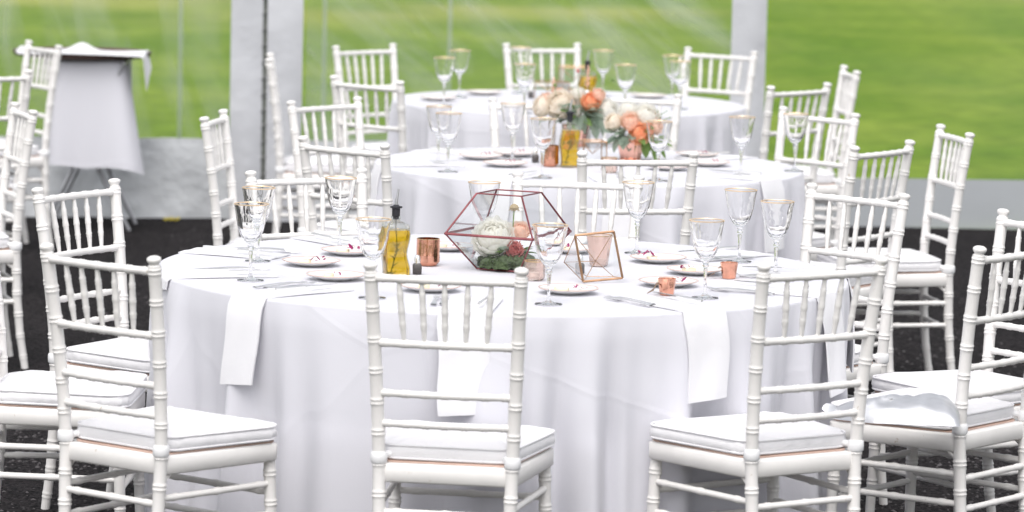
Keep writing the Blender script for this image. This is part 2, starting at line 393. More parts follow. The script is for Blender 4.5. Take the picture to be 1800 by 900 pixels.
# ------------------------------------------------------------------ chiavari chair (origin on the floor under the seat, facing +Y)
TOP = .92; TOPY = -.240
def post_xy(z):
    """half width and depth of the back post at height z"""
    P = [(0, .156, -.222), (.12, .158, -.203), (.25, .160, -.191), (.42, .164, -.185), (.52, .167, -.190), (.62, .171, -.199), (.73, .176, -.212), (.82, .180, -.225), (.92, .1845, -.240)]
    for (z0, a0, b0), (z1, a1, b1) in zip(P, P[1:]):
        if z <= z1:
            t = (z-z0)/(z1-z0); return a0+(a1-a0)*t, b0+(b1-b0)*t
    return P[-1][1:]
def ringed(zs, base, rings, bump=.0024, hw=.0030):
    """radius list with a double bead at every ring height"""
    return [base + bump*max(math.exp(-((z-r-.0052)/hw)**2)+math.exp(-((z-r+.0052)/hw)**2) for r in rings) for z in zs]
def make_chair():
    t = empty('banquet_chair', (0, 0, 0), 0, None, 'chair')
    rings = [.883-.0765*k for k in range(12)]
    for s in (-1, 1):
        zs = sorted(set([0.0, .03]+[round(r+d, 4) for r in rings if r > .03 for d in (-.014, -.0088, -.0052, -.002, .002, .0052, .0088, .014)]+[.895]))
        rad = ringed(zs, .0160, rings)
        rad = [r*(.80+.20*min(1, z/.30)) if z < .30 else r for r, z in zip(rad, zs)]
        zs += [.899, .902, .906, .911, .916, .9195, .9205]; rad += [.0125, .0125, .0160, .0182, .0170, .011, .003]
        pts = [(s*post_xy(z)[0], post_xy(z)[1], z) for z in zs]
        b = MB(); b.tube(pts, rad, 12); b.build('back_post', 'chair_paint', t)
        # front leg
        zs = sorted(set([0, .03]+[round(r+d, 4) for r in (.07, .17, .27, .345) for d in (-.014, -.0088, -.0052, -.002, .002, .0052, .0088, .014)]+[.385]))
        rad = ringed(zs, .0152, (.07, .17, .27, .345)); rad = [r*(.78+.22*min(1, z/.25)) for r, z in zip(rad, zs)]
        b = MB(); b.tube([(s*(.189+.010*(1-z/.38)), .178+.012*(1-z/.38), z) for z in zs], rad, 12); b.build('front_leg', 'chair_paint', t)
        # strap
        x, y = post_xy(.437)
        b = MB(); b.lathe([(.0180, -.014), (.0205, -.010), (.0208, .0), (.0205, .010), (.0180, .014)], 14, c=(s*x, y, .438), closed=False)
        b.tube([(s*x, y+.012, .438), (s*(x-.022), y+.026, .444), (s*(x-.045), y+.05, .445)], [.010, .008, .006], 8)
        b.build('strap', 'strap_cloth', t)
    def rail(z, rad, nr, bow=.014, kz=0):
        x, y = post_xy(z); n = 28; xs = [x*(-1+2*i/n) for i in range(n+1)]
        rg = [x*(-.86+1.72*k/(nr-1)) for k in range(nr)]
        ex = sorted(set([round(v, 4) for v in xs]+[round(r+d, 4) for r in rg for d in (-.009, -.005, 0, .005, .009)]))
        rr = [rad+.0018*max(math.exp(-((e-r-.005)/.0035)**2)+math.exp(-((e-r+.005)/.0035)**2) for r in rg) for e in ex]
        b = MB(); b.tube([(e, y-bow*(1-(e/x)**2), z) for e in ex], rr, 10); return b.build('rail', 'chair_paint', t)
    rail(.882, .0098, 7); rail(.722, .0095, 7); rail(.598, .0088, 7); rail(.523, .0088, 7)
    for k in range(5):
        u = (k-2); zt, zb = .876, .728
        xt, xb = u*.0565, u*.0505; (at_, yt), (ab_, yb) = post_xy(zt), post_xy(zb)
        yt -= .014*(1-(xt/at_)**2); yb -= .014*(1-(xb/ab_)**2)
        N = 34; pts = []; rad = []
        for i in range(N+1):
            q = i/N; pts.append((xb+(xt-xb)*q, yb+(yt-yb)*q, zb+(zt-zb)*q))
            r = .0045+.0035*math.sin(PI*min(1, max(0, q)))**.6
            for rg in (.27, .52, .77):
                r += .0016*(math.exp(-((q-rg-.025)/.016)**2)+math.exp(-((q-rg+.025)/.016)**2))
            rad.append(r)
        b = MB(); b.tube(pts, rad, 8); b.build('spindle', 'chair_paint', t)
    # seat frame: rounded trapezoid ring
    def outline(fw, bw, y0, y1, rc=.035, n=6):
        pts = []
        for cx, cy, a0 in ((fw-rc, y1-rc, 0), (-fw+rc, y1-rc, 90), (-bw+rc, y0+rc, 180), (bw-rc, y0+rc, 270)):
            for k in range(n+1):
                a = R(a0+90*k/n); pts.append((cx+rc*math.cos(a), cy+rc*math.sin(a)))
        return pts
    b = MB(); b.slab(outline(.212, .178, -.190, .200, .03), .377, .423, .005); b.build('seat_frame', 'chair_paint', t)
    b = MB(); b.slab(outline(.205, .162, -.168, .194, .03), .4235, .4275, .001); b.build('seat_board', 'seat_board', t)
    # cushion with a domed top
    o0 = outline(.215, .174, -.166, .206, .055, 8); b = MB(); rows = []
    for k, z in ((.0, .428), (.90, .428), (.98, .430), (1.0, .437), (1.012, .447), (1.0, .458), (.975, .465), (.92, .4705), (.80, .4765), (.55, .4825), (.25, .4855), (.0, .486)):
        row = []
        for i, p in enumerate(o0):
            w = 1+.006*math.sin(i*2.1+z*90)
            row.append((p[0]*k*w, .018+(p[1]-.018)*k*w, z+.0022*math.sin(i*1.3)*(k if z > .45 else 0)))
        rows.append(row)
    b.grid(rows, close_u=True); cu = b.build('cushion', 'cushion_cloth', t)
    b = MB()
    for z in (.4345, .4655):
        b.tube([(p[0]*.998, .018+(p[1]-.018)*.998, z) for p in o0]+[(o0[0][0]*.998, .018+(o0[0][1]-.018)*.998, z)], .0028, 6, cap=False)
    b.build('piping', 'cushion_cloth', cu)
    # stretchers
    def stretch(p0, p1, rg=(.12, .5, .88)):
        p0, p1 = Vector(p0), Vector(p1); L = (p1-p0).length; N = 40
        rad = [.0085+.0018*max(math.exp(-((q/N-r)*L/.004)**2)+math.exp(-(((q/N-r)*L-.010)/.004)**2) for r in rg) for q in range(N+1)]
        b = MB(); b.tube([p0.lerp(p1, q/N) for q in range(N+1)], rad, 8); b.build('stretcher', 'chair_paint', t)
    for s in (-1, 1):
        for z in (.318, .240): stretch((s*post_xy(z)[0], post_xy(z)[1], z), (s*.191, .182, z))
    stretch((-.190, .182, .295), (.190, .182, .295)); stretch((-.191, .184, .215), (.191, .184, .215))
    stretch((-.159, -.190, .305), (.159, -.190, .305)); stretch((-.159, -.194, .225), (.159, -.194, .225))
    # small curved brackets under the frame
    for s in (-1, 1):
        x, y = post_xy(.36)
        b = MB(); b.tube([(s*x, y+.008, .345), (s*x, y+.014, .362), (s*(x+.001), y+.034, .378)], .006, 7); b.build('corner_bracket', 'chair_paint', t)
    return t
chair = make_chair()
T1, R1 = Vector((-.027, 11.05, 0)), .955
T2, R2 = Vector((.269, 14.44, 0)), .772
c3 = at(1000, 178, .740); T3, R3 = Vector((c3.x, 17.55, 0)), .772
TL1, TL2 = Vector((-3.2, 17.45, 0)), Vector((-2.9, 13.9, 0))
G1, G2, G3, GL = 'white chairs around the nearest table', 'white chairs around the middle table', 'white chairs around the farthest table', 'white chairs of the tables outside the left edge'
CW = .370
def face(m2, ang, tc, drop=0):
    g = Vector((-math.sin(ang), math.cos(ang), 0)); 
    if g.dot(tc-m2) < 0: g = -g
    o = m2 - g*TOPY; rz = math.atan2(-g.x, g.y)
    return o, rz
def two(a, b, tc, label, group, force=None, back=0):
    pa, pb = at(*a, z=TOP), at(*b, z=TOP); m = (pa+pb)/2; m.z = 0; v = pb-pa
    am = math.atan2(v.y, v.x)
    if back: m = m+(m-tc).normalized()*back
    rad = tc-m; tg = Vector((-rad.y, rad.x)); 
    if tg.x < 0: tg = -tg
    ai = math.atan2(tg.y, tg.x)
    if force is not None: ang = R(force)
    elif abs(am) > R(30):
        k = abs(v.x)/CW; ax = math.copysign(math.acos(min(1, k)), am); ang = ax if abs(ax-am) < R(14) else (ax+am)/2
        ang = .45*ang + .40*am + .15*ai
    else: ang = .35*am + .65*ai
    o, rz = face(m, ang, tc)
    return place(chair, o, rz, label, group)
def one(p, ang, side, tc, label, group):
    """one post only is in view; side is where the other one is (+1 right, -1 left)"""
    pa = at(*p, z=TOP); pa.z = 0; a = R(ang); m = pa+side*Vector((math.cos(a), math.sin(a), 0))*CW/2
    o, rz = face(m, a, tc); return place(chair, o, rz, label, group)
two((648, 458), (923, 470), T1, 'white chair seen squarely from behind at front centre, before the nearest table', G1, -9, .02)
two((94, 427), (277, 449), T1, 'large white chair turned three-quarters at the near left of the nearest table', G1, -39, .02)
two((1336, 462), (1544, 450), T1, 'white chair seen from behind at front right, left of the chair with silver clutch', G1, None, .015)
two((62, 329), (203.5, 314), T1, 'white chair at left with five turned spindles against dark gravel, behind the three-quarter chair', G1)
two((439.6, 299), (636.8, 296), T1, 'white chair facing the camera behind the left wine glasses of the nearest table', G1)
two((911, 302), (1122, 307), T1, 'white chair facing the camera straight behind the glass terrarium', G1)
two((1431, 323), (1587.5, 339), T1, 'white chair facing the camera at the far right side of the nearest table', G1)
one((1764, 367), -58, 1, T1, 'white chair cut by the right edge, empty seat, behind the silver clutch chair', G1)
ch_x = one((1723, 433), 52, 1, T1, 'white chair at right with a silver clutch on its cushion', G1)
p = Vector((-1.43, 10.62, 0)); o_, rz_ = face(p, R(88), T1); place(chair, o_, rz_, 'white chair cut by the left edge, seat side-on under the left table edge', G1)
two((536.4, 239.5), (671.7, 252), T2, 'white chair turned away at the near left of the middle table', G2)
two((1027, 267), (1216, 265), T2, 'white chair with its back to us before the middle table, behind the tall glass', G2)
two((1507, 256), (1596.7, 246.5), T2, 'white chair turned away at the near right of the middle table', G2)
two((1664, 220.5), (1696, 231), T2, 'white chair seen from the side standing apart at right against the lawn', G2, -80)
two((1375.5, 187), (1507, 199), T2, 'white chair facing left at the far right of the middle table', G2)
one((866, 171), 12, 1, T2, 'white chair facing the camera behind the left glasses of the middle table', G2)
one((1192.7, 165), -14, -1, T2, 'white chair facing the camera behind the smaller peach bouquet', G2)
two((513, 176), (626.6, 170.5), T2, 'white chair facing right at the far left of the middle table', G2)
two((368, 205), (382.5, 192), T2, 'white chair seen edge-on at left before the pole cover', G2, 84)
two((587, 131.5), (703, 142.5), T3, 'white chair turned away at the near left of the farthest table', G3)
two((591.5, 80), (689, 76.5), T3, 'white chair facing the camera at the far left of the farthest table', G3)
two((886.4, 76.6), (1018, 74.7), T3, 'white chair behind the farthest table, directly above the flowers', G3)
two((1210.6, 82.7), (1326, 90), T3, 'white chair behind the farthest table, in front of the narrow pole cover', G3)
two((1357.5, 151), (1453.5, 145), T3, 'white chair turned away at the near right of the farthest table', G3)
two((1490, 113), (1501.5, 126), T3, 'white chair seen edge-on at the right of the farthest table, against grass', G3, -86)
two((470.5, 93), (477, 102), T3, 'white chair seen edge-on in front of the wide pole cover', G3, -87)
two((48, 70), (107.5, 80), TL1, 'tall-looking white chair in front of the draped tray stand', GL, -62)
one((51, 122), 33, -1, TL1, 'white chair cut by the left edge, turned away, before the tray stand chair', GL)
two((30, 181), (56.4, 191.6), TL2, 'white chair near left edge, back nearly edge-on, seat cut by the frame', GL, -73)

# ------------------------------------------------------------------ tablecloths
TABH = .740
DENT = {}
def make_dents(seed, c, roots):
    """chairs pushed in press the hanging cloth back: for every direction the distance to the nearest seat edge"""
    N = 360; lim = [9.0]*N
    for ch in roots:
        inv = (Matrix.Translation(ch.location) @ Matrix.Rotation(ch.rotation_euler[2], 4, 'Z')).inverted()
        for i in range(N):
            a = 2*PI*i/N
            for k in range(60):
                r = .62+.0075*k; p = inv @ (c+Vector((math.cos(a)*r, math.sin(a)*r, 0)))
                if abs(p.x) < .215 and -.2 < p.y < .195: lim[i] = min(lim[i], r-.006); break
    # widen and smooth
    sm = [min(1.2, min(lim[(i+d) % N]+.0005*d*d for d in range(-26, 27))) for i in range(N)]
    DENT[seed] = [sum(sm[(i+d) % N] for d in range(-9, 10))/19 for i in range(N)]
def cloth_r(th, z, Rr, seed, amp=1.0):
    base, fold = cloth_r0(th, z, Rr, seed, amp)
    if seed in DENT:
        f = (th/(2*PI)*360) % 360; i = int(f); t = f-i; D = DENT[seed]; lim = D[i % 360]*(1-t)+D[(i+1) % 360]*t-.012
        lim += max(0, z-.49)*.42
        k = .05; h = max(k-abs(base-lim), 0)/k; base = min(base, lim)-h*h*k*.25
    return base+fold
def cloth_r0(th, z, Rr, seed, amp=1.0):
    d = max(0, TABH-z); t = d/TABH
    rnd = random.Random(seed); ph = [rnd.random()*6.28 for _ in range(5)]
    w = th + .10*math.sin(3*th+ph[0]) + .05*math.sin(7*th+ph[1])
    nf = 21 if Rr > .85 else 17
    f = math.sin(nf*w+ph[2]); f = (.5+.5*f)**1.3
    g = .78+.22*math.sin(5*th+ph[3])
    grow = min(1, (d/.34))**1.0
    fold = amp*(.072*grow*g*(f-.45) + .014*grow*math.sin(1.7*nf*w+ph[4]) + .007*grow*math.sin(2.9*nf*w-ph[0]))
    return Rr + .008*min(1, d/.06) - .030*min(1, d/.30) + .055*t, fold
def tablecloth(c, Rr, seed, label):
    o = MB(); N = 720; rows = []
    for k in (0.001, .35, .7, .9, .97): rows.append([(Rr*k*math.cos(2*PI*i/N), Rr*k*math.sin(2*PI*i/N), TABH+.0006*math.sin(i*.09)*k) for i in range(N)])
    for a in (20, 45, 70, 90):
        rr = Rr-.008+.008*math.sin(R(a)); z = TABH-.008*(1-math.cos(R(a)))
        rows.append([(rr*math.cos(2*PI*i/N), rr*math.sin(2*PI*i/N), z) for i in range(N)])
    M = 34
    for j in range(1, M+1):
        z = TABH-.008-(TABH-.014)*(j/M)**1.15
        row = []
        for i in range(N):
            th = 2*PI*i/N; r = cloth_r(th, z, Rr, seed)
            if j == M: r += .01*math.sin(9*th)
            row.append((r*math.cos(th), r*math.sin(th), max(z, .004)))
        rows.append(row)
    o.grid(rows, close_u=True)
    ob = o.build('tablecloth', 'table_linen', loc=c)
    return tag(ob, label, 'tablecloth', 'white floor-length round tablecloths')
CH = [o for o in bpy.data.objects if o.name.startswith('banquet_chair')]
for sd_, T_ in ((11, T1), (12, T2), (13, T3)):
    make_dents(sd_, T_, [o for o in CH if (o.location-T_).length < 1.45])
tablecloth(T1, R1, 11, 'white floor-length tablecloth on the nearest round table with the terrarium')
tablecloth(T2, R2, 12, 'white floor-length tablecloth on the middle round table under the bouquets')
tablecloth(T3, R3, 13, 'white floor-length tablecloth on the farthest round table near the tent wall')

# ------------------------------------------------------------------ napkins
def napkin(c, Rr, seed, th, label, wid=.135, inn=.30, hang=.235, skew=0.0, group='folded white napkins hanging from the tables'):
    b = MB(); n = 8; rows = []
    prof = []
    for k in range(9): prof.append(('t', inn*(1-k/8)))
    for k in range(1, 11): prof.append(('h', hang*k/10))
    for lay in (0, 1):
        off = .0065 if lay == 0 else .0018
        for kind, u in (prof if lay == 0 else prof[::-1]):
            row = []
            for i in range(n+1):
                s_ = (i/n-.5)*wid
                if kind == 't':
                    rr = Rr-.001-u; sh = skew*u
                    x, y, z = rr, s_+sh, TABH+off*.8+.0008*math.sin(i*1.4+u*20)
                    if u < .02: z -= .002
                else:
                    tt = s_/Rr; z = TABH-.004-u+.010*(i/n-.5)*(u/hang)
                    mx_ = max(cloth_r(th+q*wid/Rr/4, z, Rr, seed) for q in (-2, -1.5, -1, -.5, 0, .5, 1, 1.5, 2))
                    rr = mx_*.75+max(mx_-.004, cloth_r(th+tt, z, Rr, seed))*.25+off+.0015
                    x, y = rr*math.cos(tt), rr*math.sin(tt)
                    y = s_*(1-.10*u/hang)-skew*u*.6+.003*math.sin(u*30+seed); x += .002*math.sin(i*.9+u*14)
                row.append((x, y, z))
            rows.append(row)
    b.grid(rows, close_v=True)
    b.f.append(tuple(0+k*(n+1) for k in range(0, 0))) if False else None
    m = len(prof)
    # close the two long edges
    for k in range(m-1):
        a0, a1 = k*(n+1), (k+1)*(n+1); c0, c1 = (2*m-1-k)*(n+1), (2*m-2-k)*(n+1)
        b.f.append((a0, a1, c1, c0)); b.f.append((a0+n, c0+n, c1+n, a1+n))
    o = b.build('napkin', 'napkin_cloth', loc=c); o.rotation_euler = (0, 0, th)
    return tag(o, label, 'napkin', group)
def ang_of(px, py, T): q = at(px, py, TABH)-T; return math.atan2(q.y, q.x)
nap1 = [(ang_of(437, 521, T1), 'napkin hanging from the nearest table, left of the central one'),
        (ang_of(813, 555, T1), 'napkin hanging at the centre of the nearest table, seen through the front chair'),
        (ang_of(1243, 548, T1), 'napkin hanging from the nearest table between the front centre and front right chairs'),
        (ang_of(1470, 521, T1), 'napkin hanging behind the spindles of the front right chair'),
        (ang_of(268, 486, T1), 'napkin lying toward the left edge of the nearest table'),
        (ang_of(352, 442, T1), 'folded napkin on the far left of the nearest table, in front of the edge-on chair'),
        (ang_of(1330, 446, T1), 'folded napkin at the far right of the nearest table, before the two goblets'),
        (ang_of(560, 420, T1), 'folded napkin at the back of the nearest table under the left goblet'),
        (ang_of(1010, 418, T1), 'folded napkin at the back of the nearest table behind the terrarium'),
        (ang_of(1512, 485, T1), 'folded napkin on the right edge of the nearest table, toward the clutch chair')]
for i, (a, l) in enumerate(nap1): napkin(T1, R1, 11, a, l, hang=(.225+.03*(i % 2)) if i != 4 else .03, wid=.135 if i else .128, skew=(.06, 0, -.05, -.03, 0, .1, -.1, 0, 0, 0)[i])
nap2 = [(ang_of(1352, 317, T2), 'napkin hanging from the right side of the middle table'),
        (ang_of(1090, 326, T2), 'napkin on the near edge of the middle table behind the goblets'),
        (ang_of(850, 321, T2), 'napkin on the near left edge of the middle table above the terrarium'),
        (ang_of(664, 290, T2), 'napkin on the left side of the middle table beside the turned chair'),
        (ang_of(740, 264, T2), 'napkin on the far left of the middle table'),
        (ang_of(1310, 276, T2), 'napkin on the far right of the middle table')]
for a, l in nap2: napkin(T2, R2, 12, a, l, hang=.24)

# ------------------------------------------------------------------ goblets
def make_glass():
    t = empty('wine_glass', (0, 0, 0), 0, None, 'wine glass')
    outer = [(.003, .099), (.011, .101), (.019, .108), (.027, .120), (.033, .135), (.0375, .155), (.0415, .178), (.0462, .2045)]
    inner = [(.0452, .2045), (.0400, .178), (.0358, .155), (.031, .136), (.0245, .122), (.015, .1125), (.004, .110)]
    def mod(a, z): return 1+(.022*math.cos(10*a) if z < .172 else .004*math.cos(10*a))
    b = MB(); b.lathe(outer+inner, 40, mod); b.build('bowl', 'clear_glass', t)
    b = MB(); b.lathe([(.0455, .2040), (.0468, .2042), (.0470, .2066), (.0455, .2070), (.0446, .2055)], 40, closed=True)
    b.build('gold_rim', 'gold_rim', t)
    b = MB(); b.lathe([(.0355, 0), (.0362, .0015), (.034, .003), (.018, .005), (.007, .010), (.0042, .020), (.0038, .045), (.0048, .068), (.0062, .074), (.0050, .079), (.0085, .084), (.0062, .089), (.0095, .0945), (.004, .0985)], 20)
    b.build('stem', 'clear_glass', t)
    return t
glass = make_glass()
GG = 'gold-rimmed wine glasses'
g_list = [((440, 493), 'gold-rimmed wine glass at the near left of the nearest table'),
          ((453, 459), 'gold-rimmed wine glass just behind the leftmost goblet of the nearest table'),
          ((597, 438), 'gold-rimmed wine glass before the chair that faces us at left, nearest table'),
          ((654, 524), 'wine glass just left of the near oil bottle, behind the chair post'),
          ((849, 446), 'wine glass standing behind the left half of the terrarium'),
          ((964, 535), 'wine glass right of the terrarium, in front of the blush votive'),
          ((1119, 445), 'tall wine glass behind the plate with purple petals, right of the brass pyramid'),
          ((1239, 524), 'wine glass between the two small copper cups'),
          ((1299, 460), 'wine glass right of the copper cups, second from the right on the nearest table'),
          ((1363, 484), 'rightmost wine glass of the nearest table')]
for i, (p, l) in enumerate(g_list): place(glass, at(*p), i*.9, l, GG+' on the nearest table')
for i, (p, l) in enumerate([((770, 288), 'rear one of the pair of wine glasses at the left of the middle table'),
          ((787, 302), 'front one of the pair of wine glasses at the left of the middle table'),
          ((900, 281), 'wine glass at the left of the big bouquet on the middle table'),
          ((953, 313), 'wine glass just left of the oil bottle on the middle table'),
          ((1156, 318), 'wine glass in front of the smaller peach bouquet'),
          ((1302, 308), 'wine glass at the right of the middle table, against the farthest cloth'),
          ((1396, 301), 'wine glass at the right end of the middle table before a white chair')]):
    place(glass, at(*p), i*.7, l, GG+' on the middle table')
for i, (p, l) in enumerate([((780, 186), 'front wine glass at the left of the farthest table'),
          ((807, 171), 'rear wine glass at the left of the farthest table'),
          ((914, 164), 'wine glass in front of the chair above the flowers, farthest table'),
          ((921, 199), 'wine glass just left of the bouquet on the farthest table'),
          ((1059, 170), 'wine glass right of the far oil bottle'),
          ((1098, 200), 'wine glass above the smaller bouquet, farthest table'),
          ((1181, 180), 'rear wine glass at the right of the farthest table'),
          ((1194, 192), 'front wine glass at the right of the farthest table')]):
    place(glass, at(*p), i*.7, l, GG+' on the farthest table')

# ------------------------------------------------------------------ oil bottles
def sq_ring(w, z, ox=0, oy=0, rc=.25, n=5):
    pts = []; r = w*rc
    for cx, cy, a0 in ((w-r, w-r, 0), (-w+r, w-r, 90), (-w+r, -w+r, 180), (w-r, -w+r, 270)):
        for k in range(n+1):
            a = R(a0+90*k/n); pts.append((ox+cx+r*math.cos(a), oy+cy+r*math.sin(a), z))
    return pts
def wav(z): return .0035*math.sin(z*58+.4)
def wid(z): return .0325+.0012*math.sin(z*75)
def capped(b, rows):
    n = len(rows[0]); k = b.grid(rows, close_u=True); b.f.append(tuple(k+i for i in range(n))[::-1]); m = k+(len(rows)-1)*n; b.f.append(tuple(m+i for i in range(n)))
def make_bottle():
    t = empty('oil_bottle', (0, 0, 0), 0, None, 'oil bottle')
    rows = [sq_ring(wid(0)*.93, 0, wav(0)), sq_ring(wid(.003), .003, wav(.003))]
    for k in range(1, 20): z = .003+.140*k/19; rows.append(sq_ring(wid(z), z, wav(z)))
    z = .150; rows += [sq_ring(.029, .148, .002, rc=.4), sq_ring(.020, .153, 0, rc=.7), sq_ring(.0125, .157, 0, rc=.98), sq_ring(.0118, .162, 0, rc=.98), sq_ring(.0130, .164, 0, rc=.98), sq_ring(.0130, .168, 0, rc=.98)]
    b = MB(); capped(b, rows); b.build('glass_body', 'bottle_glass', t)
    rows = []
    for k in range(0, 18): z = .005+.127*k/17; rows.append(sq_ring(wid(z)-.0022, z, wav(z)))
    b = MB(); capped(b, rows); b.build('oil', 'oil', t)
    b = MB(); rnd = random.Random(5)
    b.tube([(-.014, 0, .012), (-.006, .004, .04), (.002, -.003, .075), (.001, .002, .122)], .0014, 6)
    for k in range(18):
        z = .012+.08*rnd.random(); x = -.012+z*.14; a = rnd.random()*6.28; L = .014
        b.tube([(x, 0, z), (x+L*math.cos(a), L*math.sin(a)*.6, z+.008)], [.0016, .0006], 4)
    b.build('herb_sprig', 'leaf_green', t)
    b = MB(); b.lathe([(.0080, .160), (.0085, .168), (.0108, .169), (.0112, .190), (.0165, .1915), (.0168, .195), (.009, .197), (.006, .200)], 18); b.build('stopper', 'black_rubber', t)
    b = MB(); b.tube([(0, 0, .120), (0, 0, .195)], .0022, 8); b.tube([(0, 0, .19), (.0005, 0, .208), (.003, 0, .222), (.006, 0, .242)], [.0048, .0046, .0035, .0024], 10); b.build('pour_spout', 'stand_steel', t)
    return t
bottle = make_bottle()
place(bottle, at(694, 489), .25, 'olive oil bottle with steel pour spout on the nearest table', 'square oil bottles with herbs')
place(bottle, at(1000, 293), .1, 'olive oil bottle on the middle table in front of the big bouquet', 'square oil bottles with herbs')
place(bottle, at(1031, 188), .3, 'olive oil bottle on the farthest table behind the pink astilbe', 'square oil bottles with herbs')

# ------------------------------------------------------------------ votives, mugs, shakers
def make_votive(name, m, r, h, kind):
    t = empty(name, (0, 0, 0), 0, None, 'candle votive')
    n = 48
    def mod(a, z):
        if kind == 'facet':
            q = 1+.03*abs(math.cos(6*a)) if z > h*.40 else 1+.02*math.cos(24*a)*math.sin(z*620)
            return q
        if kind == 'quilt': return 1+.045*math.cos(12*a+z*260)*math.cos(12*a-z*260)
        return 1+.035*math.cos(9*a)
    if kind == 'flute': prof = [(r*.62, 0), (r*.70, .004), (r*.78, h*.3), (r*.9, h*.7), (r*1.03, h)]
    elif kind == 'quilt': prof = [(r*.8, 0), (r*.97, .005)]+[(r*1.0, .005+(h*.72-.005)*k/9) for k in range(1, 10)]+[(r*.96, h*.76), (r*.99, h)]
    else: prof = [(r*.72, 0), (r*.93, .008)]+[(r*1.0, .010+(h*.40-.010)*k/8) for k in range(0, 9)]+[(r*.97, h*.43), (r*.98, h)]
    inn = [(q[0]-.0025, max(q[1], .005)) for q in prof[::-1]]
    b = MB(); b.lathe(prof+inn, n, mod); b.build('cup', m, t)
    b = MB(); b.lathe([(prof[-1][0]-.002, h-.001), (prof[-1][0]+.0004, h-.001), (prof[-1][0]+.0004, h+.0012), (prof[-1][0]-.002, h+.0012)], 36, closed=True); b.build('rim', 'gold', t)
    b = MB(); b.lathe([(r*.55, .006), (r*.55, .020), (r*.5, .021)], 20); b.build('tea_light', 'plate_china', t)
    return t
v1 = make_votive('candle_votive', 'copper', .0325, .074, 'facet')
v2 = make_votive('candle_votive', 'blush_glass', .028, .052, 'quilt')
v3 = make_votive('candle_votive', 'pink_copper_glass', .036, .086, 'flute')
place(v1, at(752, 466), 0, 'shiny copper votive with beaded foot beside the near oil bottle', None)
place(v1, at(966, 292), .3, 'copper votive on the middle table left of the oil bottle', None)
place(v2, at(939, 492), 0, 'blush quilted glass votive at the right foot of the terrarium', None)
place(v2, at(1071, 303), 0, 'blush quilted glass votive on the middle table below the small bouquet', None)
place(v3, at(1052, 467), 0, 'fluted blush glass votive behind the brass frame', None)

def make_mug():
    t = empty('copper_cup', (0, 0, 0), 0, None, 'cup')
    prof = [(.0175, 0), (.0185, .002), (.0205, .018), (.0240, .044)]; inn = [(.0225, .044), (.0190, .018), (.0172, .004)]
    b = MB(); b.lathe(prof+inn, 40, lambda a, z: 1+.035*math.cos(8*a)); b.build('body', 'copper', t)
    b = MB(); b.grid([[(-.018, -.012, .030), (-.016, .010, .036)], [(-.030, -.012, .026), (-.028, .008, .030)], [(-.038, -.016, .012), (-.036, .002, .016)], [(-.056, -.018, .004), (-.052, -.004, .006)]]); b.build('foil_ribbon', 'brass', t)
    return t
mug = make_mug()
place(mug, at(1172, 518), .12, 'small copper cup with foil ribbon, the nearer of the two at right', 'small copper cups')
place(mug, at(1281, 489), -.15, 'small copper cup with foil ribbon, the farther of the two at right', 'small copper cups')

def make_shaker():
    t = empty('salt_shaker', (0, 0, 0), 0, None, 'shaker')
    b = MB(); capped(b, [sq_ring(.0115, 0), sq_ring(.0122, .002), sq_ring(.0120, .024), sq_ring(.0085, .029, rc=.6)]); b.build('body', 'pepper', t)
    b = MB(); b.lathe([(.0085, .0285), (.0088, .034), (.0082, .044), (.0055, .050), (.001, .052)], 16); b.build('cap', 'silver', t)
    return t
sh = make_shaker()
place(sh, at(733, 481), .1, 'pepper shaker with silver cap between the near oil bottle and copper votive', 'little square shakers')
place(sh, at(1019, 480), .1, 'pepper shaker with silver cap inside the brass frame', 'little square shakers')
place(sh, at(941, 285), .1, 'pepper shaker with silver cap on the middle table', 'little square shakers')
place(sh, at(933, 172), .1, 'pepper shaker on the farthest table', 'little square shakers')

# ------------------------------------------------------------------ plates, butter, petals, cutlery
def make_plate():
    t = empty('bread_plate', (0, 0, 0), 0, None, 'plate')
    b = MB(); b.lathe([(.042, 0), (.046, .003), (.062, .0065), (.078, .0125), (.0795, .0135), (.079, .0148), (.062, .0090), (.045, .0055), (.001, .005)], 48, lambda a, z: 1+(.012*math.cos(8*a) if z > .01 else 0)); b.build('dish', 'plate_china', t)
    b = MB(); b.lathe([(.0775, .0138), (.0803, .0138), (.0803, .0158), (.0775, .0152)], 48, lambda a, z: 1+.012*math.cos(8*a), closed=True); b.build('rim_band', 'plate_rim', t)
    return t
plate = make_plate()
def make_butter():
    b = MB(); b.slab([(.018*math.cos(2*PI*k/12)*(1.2 if k % 3 else 1), .013*math.sin(2*PI*k/12)) for k in range(12)], .0, .010, .002)
    return tag(b.build('butter_pat', 'butter'), None, 'butter')
butter = make_butter()
def make_petals(seed):
    rnd = random.Random(seed); b = MB()
    for k in range(11):
        x, y, z = rnd.uniform(-.018, .018), rnd.uniform(-.010, .010), rnd.uniform(0, .010); a = rnd.random()*6.28; L = rnd.uniform(.006, .013)
        d = Vector((math.cos(a), math.sin(a), rnd.uniform(0, 1.1))); u = Vector((-math.sin(a), math.cos(a), 0))*L*.3
        q = Vector((x, y, z)); b.grid([[q-u*.3, q+u*.3], [q+d*L*.5-u, q+d*L*.5+u], [q+d*L-u*.3, q+d*L+u*.3]])
    return tag(b.build('edible_flower', 'purple_petal'), None, 'petals')
petals = make_petals(4)
PL = [((547, 466), 'in front of the left pair of goblets'), ((590, 491), 'left of the near oil bottle, nearer to us'), ((614, 447), 'at the back left, behind the near oil bottle'),
      ((786, 439), 'at the left of the terrarium, far side'), ((1157, 460), 'just right of the brass frame'), ((1222, 481), 'behind the farther copper cup'),
      ((1175, 502), 'behind the nearer copper cup'), ((999, 515), 'front centre, right of the middle chair post'), ((757, 511), 'seen through the spindles of the front centre chair'),
      ((1003, 443), 'behind the terrarium at its right')]
